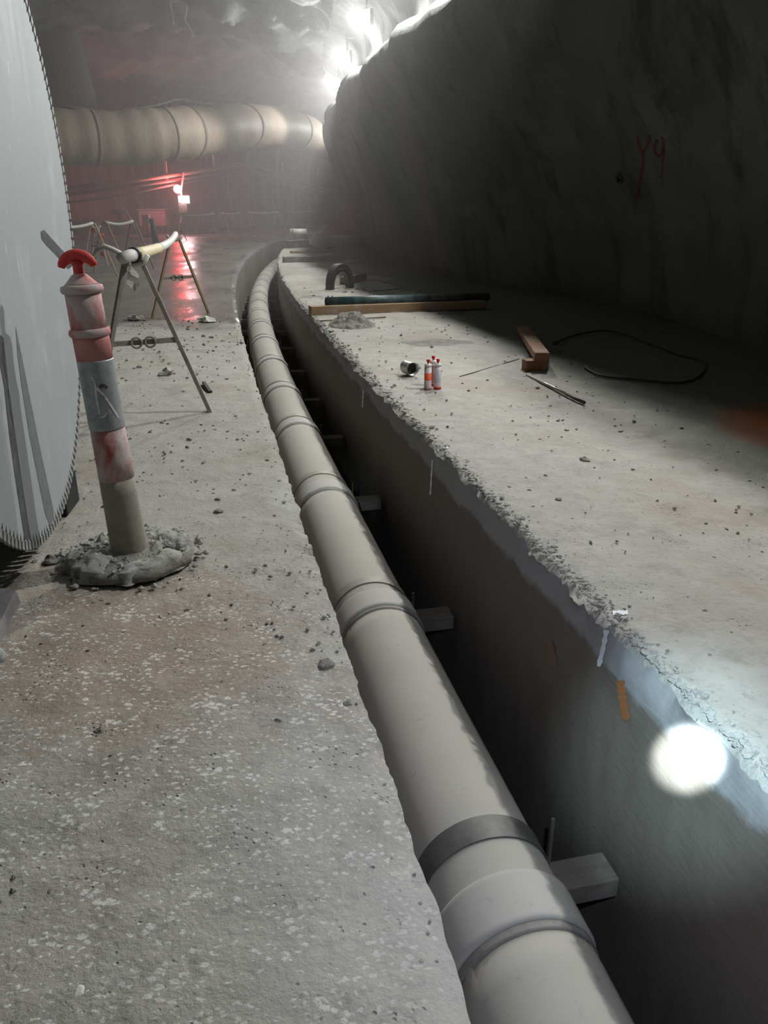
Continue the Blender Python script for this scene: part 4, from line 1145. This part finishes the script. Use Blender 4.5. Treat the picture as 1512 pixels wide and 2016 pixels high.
# three cartridges
MC1 = mat_label('orange printed sleeve', (0.72, 0.10, 0.03), 0.075, 0.135)
MC2 = mat_label('plum printed sleeve', (0.22, 0.11, 0.13), 0.02, 0.17)
MC3 = mat_label('grey printed sleeve', (0.40, 0.40, 0.45), 0.055, 0.16)
dpt = G(842, 766).y
for (x, y, mt, lab) in ((842, 766, MC1, 'resin cartridge with a bright orange label panel, left of three'),
                        (852, 758, MC2, 'plum-coloured resin cartridge standing behind the other two'),
                        (861, 765, MC3, 'resin cartridge with a pale grey label, right of three')):
    p = G(x, y); o = empty('resin_cartridge', (p.x, p.y, 0), RND.uniform(0, 1), lab, 'cartridge', 'resin cartridges on the slab')
    s = 0.0295
    bm = NB(); lathe(bm, [(s, 0.004), (s + 0.001, 0.010), (s + 0.001, 0.016), (s, 0.018), (s, 0.185)], 24); bmobj('sleeve', bm, mt, o, True)
    bm = NB(); lathe(bm, [(s + 0.002, 0.0), (s + 0.003, 0.010), (s + 0.001, 0.018)], 24); bmobj('plunger_rim', bm, M['redcap'] if mt is not MC1 else dusty('pink rim', (0.45, 0.2, 0.2)), o, True)
    bm = NB(); lathe(bm, [(s + 0.001, 0.185), (s + 0.001, 0.198), (s - 0.006, 0.205), (0.012, 0.209)], 24); bmobj('shoulder', bm, M['white'], o, True)
    bm = NB(); lathe(bm, [(0.008, 0.208), (0.008, 0.220), (0.0135, 0.222), (0.0145, 0.238), (0.012, 0.243)], 16); bmobj('cap', bm, M['redcap'], o, True)
# rods
def rod(a, b_, r, mat, name, lab, cat, extra=None):
    o = empty(name, (a.x, a.y, 0), 0, lab, cat)
    d = b_ - a
    bm = NB(); tube(bm, [Vector((0, 0, r + 0.001)), d * 0.72 + Vector((0, 0, r + 0.001))], r, 12); bmobj('shaft', bm, mat, o, True)
    bm = NB(); tube(bm, [d * 0.72 + Vector((0, 0, r + 0.001)), d + Vector((0, 0, r + 0.001))], r * (extra or 1.0), 12); bmobj('end_section', bm, M['steelD'], o, True)
rod(G(1037, 741), G(1150, 796), 0.012, M['steelL'], 'steel_rod', 'worn steel rod lying below the reddish timber', 'rod', 1.15)
rod(G(905, 743), G(1022, 708), 0.005, M['steelD'], 'thin_rod', 'very thin rusty rod lying between cartridges and timber', 'rod')
# reddish timber propped on a block
bkp = G(1036, 734)
o = beam('timber_block', bkp, G(1080, 732), 0.12, 0.10, M['timberR'], 'short timber block under the end of the propped timber')
pa = G(1048, 735); pz = G(1022, 672)
d = Vector((pz.x - pa.x, pz.y - pa.y, 0)); ln = 2.3
bm = NB(); box(bm, 0.13, ln, 0.07, (0, ln / 2, 0.035))
ob = bmobj('propped_timber', bm, M['timberR'], None, bevel=0.006)
ob.location = (pa.x + 0.08, pa.y + 0.02, 0.108); ob.rotation_euler = (-math.asin(0.095 / ln), 0, math.atan2(-d.x, d.y) + 0.0)
tag(ob, 'reddish timber length with its near end propped on a block', 'timber')
# hose loop in the shadow
q, _r = catm([G(*p) + Vector((0, 0, 0.018)) for p in ((1095, 678), (1135, 662), (1195, 654), (1250, 668), (1330, 700), (1385, 716), (1380, 742), (1340, 757), (1260, 752), (1185, 744), (1150, 726))], [0.010] * 11, 6)
hs = empty('hose', (q[0].x, q[0].y, 0), 0, 'thin black hose looped on the shadowed slab by the wall', 'hose')
bm = NB(); tube(bm, [v - hs.location for v in q], 0.010, 8); bmobj('hose_run', bm, M['dark'], hs, True)
bm = NB(); e = q[0] - hs.location; e2 = q[1] - hs.location; tube(bm, [e - (e2 - e).normalized() * 0.06, e], 0.02, 10); bmobj('coupling', bm, M['steelD'], hs, True)
q, _r = catm([G(*p) + Vector((0, 0, 0.01)) for p in ((700, 556), (735, 553), (790, 566), (760, 572), (735, 574))], [0.01] * 5, 6)
hs = empty('wire', (q[0].x, q[0].y, 0), 0, 'thin dark wire curling on the slab right of the pipe arch', 'wire')
bm = NB(); tube(bm, [v - hs.location for v in q], 0.009, 6); bmobj('wire_run', bm, M['dark'], hs, True)

# individual chunks the eye picks out
chunks = [(1150, 906, 0.030, 'dark lump of mortar alone on the right slab'), (642, 1312, 0.028, 'broken grey lump at the left trench edge'), (685, 1388, 0.016, 'small stone near the left trench edge'),
          (405, 634, 0.09, 'white lump by the foot of the far trestle'), (268, 630, 0.11, 'ragged lump on the wet road under the far trestle'), (100, 1106, 0.032, 'grey clod left of the bollard base'),
          (430, 1008, 0.02, 'dark stone on the dry floor right of the bollard'), (430, 985, 0.016, 'smaller dark stone right of the bollard'), (345, 1948, 0.009, 'tiny black stone at the bottom of the picture'), (168, 1957, 0.014, 'white stone chip at the bottom left'),
          (330, 738, 0.07, 'flat crumbled patch beyond the bollard'), (505, 1122, 0.012, 'pale pebble between bollard and trench'), (1100, 985, 0.016, 'brown lump on the right slab below the mortar lump'), (200, 1440, 0.02, 'dark crumb on the speckled floor')]
for k, (x, y, r, lab) in enumerate(chunks):
    V, F = rock_verts(r, k + 20, 2, 0.55, 0.55)
    p = G(x, y)
    V[:, 2] = np.maximum(V[:, 2], -r * 0.15)
    mt = M['white'] if 'white' in lab else M['mudL'] if 'pale' in lab or 'flat' in lab else M['steelD'] if 'black' in lab else M['mud']
    o = from_arrays('rubble_lump', V + (0, 0, r * 0.15), F, mt, None, False); o.location = (p.x, p.y, 0.002); tag(o, lab, 'stone')
p = G(400, 770); o = beam('rubber_strip', G(398, 757), G(411, 776), 0.03, 0.02, M['dark'], 'short black strip beside the near trestle leg', 'strip', bev=0.004)

# grit scattered over both slabs (uncountable)
def grit(name, n, fn, lab, mat, smin, smax, seed):
    rg = random.Random(seed); protos = [rock_verts(1.0, 50 + k + seed, 1, 0.6, 0.5) for k in range(6)]
    Vs, Fs, cnt = [], [], 0
    for k in range(n):
        x, y, f = fn(rg)
        s = f * (smin + (smax - smin) * rg.random() ** 3)
        V, F = protos[rg.randrange(6)]
        a = rg.uniform(0, 2 * PI); ca, sa = math.cos(a), math.sin(a)
        W = V * s * np.array((rg.uniform(.7, 1.5), rg.uniform(.7, 1.2), 1))
        Vs.append(np.stack([W[:, 0] * ca - W[:, 1] * sa + x, W[:, 0] * sa + W[:, 1] * ca + y, W[:, 2] + s * 0.3], 1))
        Fs += [[i + cnt for i in f_] for f_ in F]; cnt += len(V)
    V = np.concatenate(Vs)
    o = from_arrays(name, V, Fs, M[mat], None, False); tag(o, lab, 'grit', kind='stuff')
def left_pt(rg):
    Y = 0.9 * (10.5 / 0.9) ** rg.random(); o = -abs(rg.random() ** 1.2) * 3.0 - 0.02
    p = PV(Y, o); return p.x, p.y, 0.5 + 0.16 * Y
def right_pt(rg):
    Y = 1.3 * (14 / 1.3) ** rg.random(); o = TW + 0.05 + rg.random() * 3.2
    p = PV(Y, o); return p.x, p.y, 0.5 + 0.16 * Y
def lip_pt(rg):
    Y = 1.2 * (12 / 1.2) ** rg.random(); o = TW + 0.025 + abs(rg.gauss(0, 0.035))
    p = PV(Y, o); return p.x, p.y, 0.7 + 0.10 * Y
grit('floor_grit', 3600, left_pt, 'fine grit scattered over the dry floor left of the trench', 'mud', 0.002, 0.011, 1)
grit('slab_grit', 1700, right_pt, 'fine grit scattered over the slab right of the trench', 'mud', 0.002, 0.011, 2)
grit('lip_crumbs', 1500, lip_pt, 'pale crumbs lining the broken right lip of the trench', 'mudL', 0.004, 0.016, 3)

# ------------------------------------------------------------------ MARKS on trench wall, slab, big wall (paint)
from mathutils.bvhtree import BVHTree
def bvh(o):
    me = o.data
    return BVHTree.FromPolygons([v.co[:] for v in me.vertices], [p.vertices[:] for p in me.polygons])
B_TR, B_FR, B_WR = bvh(tr), bvh(floor_r), bvh(wall_r)
def hit(tree, px, py):
    h = tree.ray_cast(Vector((0, 0, CAMH)), ray(px, py).normalized())
    return h
def paint_strip(tree, par, pix, wpx, mat, name='paint_mark', th=0.003):
    """strip of paint lying on the surface along pixels pix, width wpx pixels"""
    q = []
    for i in range(len(pix) - 1):
        for k in range(6):
            t = k / 6; q.append((pix[i][0] * (1 - t) + pix[i + 1][0] * t, pix[i][1] * (1 - t) + pix[i + 1][1] * t))
    q.append(pix[-1])
    bm = NB(); prev = None
    for i, (x, y) in enumerate(q):
        j0, j1 = q[max(i - 1, 0)], q[min(i + 1, len(q) - 1)]
        tx, ty = j1[0] - j0[0], j1[1] - j0[1]; ln = math.hypot(tx, ty) or 1
        w = wpx * (0.75 + 0.35 * math.sin(i * 1.7) * 0.5 + 0.1 * math.sin(i * 4.1)) / 2
        hs_ = [hit(tree, x + s * -ty / ln * w, y + s * tx / ln * w) for s in (-1, 1)]
        if any(h[0] is None for h in hs_): prev = None; continue
        nn = []
        for h in hs_:
            n_ = h[1] if h[1].dot(ray(x, y)) < 0 else -h[1]
            nn.append(bm.verts.new(h[0] + n_ * th))
        if prev: bm.faces.new((prev[0], prev[1], nn[1], nn[0]))
        prev = nn
    if len(bm.faces): return bmobj(name, bm, mat, par)
    bm.free()
paint_strip(B_FR, floor_r, [(1206, 1208), (1222, 1207), (1236, 1207)], 11, M['paint'])
paint_strip(B_TR, tr, [(1198, 1222), (1194, 1250), (1188, 1280), (1180, 1312)], 12, M['paint'])
paint_strip(B_FR, floor_r, [(862, 888), (872, 884), (882, 881)], 5, M['paint'])
paint_strip(B_TR, tr, [(852, 905), (850, 940), (848, 974)], 4, M['paint'])
paint_strip(B_TR, tr, [(716, 768), (715, 785), (714, 802)], 3, M['paint'])
paint_strip(B_TR, tr, [(1222, 1340), (1226, 1362), (1230, 1390), (1234, 1418)], 22, M['rust'], 'rust_stain')
paint_strip(B_TR, tr, [(1080, 1262), (1086, 1282), (1090, 1312)], 22, dusty('faint brown stain', (0.20, 0.11, 0.07), (0.2, 0.16, 0.13), 0.4), 'rust_stain')
# sprayed survey letters on the big wall
paint_strip(B_WR, wall_r, [(1256, 268), (1258, 285), (1264, 300), (1272, 292), (1278, 275), (1279, 266)], 7, M['paintR'], 'sprayed_letter')
paint_strip(B_WR, wall_r, [(1266, 300), (1266, 325), (1262, 350), (1256, 378), (1254, 402)], 6, M['paintR'], 'sprayed_letter')
paint_strip(B_WR, wall_r, [(1306, 272), (1296, 272), (1289, 286), (1290, 302), (1298, 308), (1305, 298), (1307, 274)], 7, M['paintR'], 'sprayed_numeral')
paint_strip(B_WR, wall_r, [(1307, 290), (1305, 320), (1303, 350)], 4, M['paintR'], 'sprayed_numeral')
# white scrapes and a dark scuff on the bollard's reflective band
band = [c_ for c_ in bol.children if c_.name.startswith('reflective_band')][0]
bvb = BVHTree.FromPolygons([v.co + bol.location for v in band.data.vertices], [p.vertices[:] for p in band.data.polygons])
for pix, w_, mt in (([(188, 762), (190, 785), (196, 815)], 4, M['paint']), ([(190, 764), (205, 778), (218, 798), (233, 822)], 5, M['paint']),
                    ([(180, 742), (186, 752), (188, 762)], 3, M['paint']), ([(198, 822), (206, 820), (210, 812)], 3, M['paint']), ([(196, 762), (203, 758), (211, 764)], 9, M['strap'])):
    k_ = paint_strip(bvb, bol, pix, w_, mt, 'scrape_mark', 0.0015)
    if k_: k_.data.transform(Matrix.Translation(-bol.location))
h = hit(B_WR, 1220, 350)
if h[0]:
    n_ = h[1] if h[1].dot(ray(1220, 350)) < 0 else -h[1]
    bm = NB(); Rq = n_.to_track_quat('Z', 'Y').to_matrix().to_4x4(); lathe(bm, [(0.075, -0.03), (0.075, 0.015), (0.03, 0.02), (0.03, 0.06), (0.02, 0.065)], 18, Matrix.Translation(h[0]) @ Rq); bmobj('rock_bolt', bm, M['steelD'], wall_r)
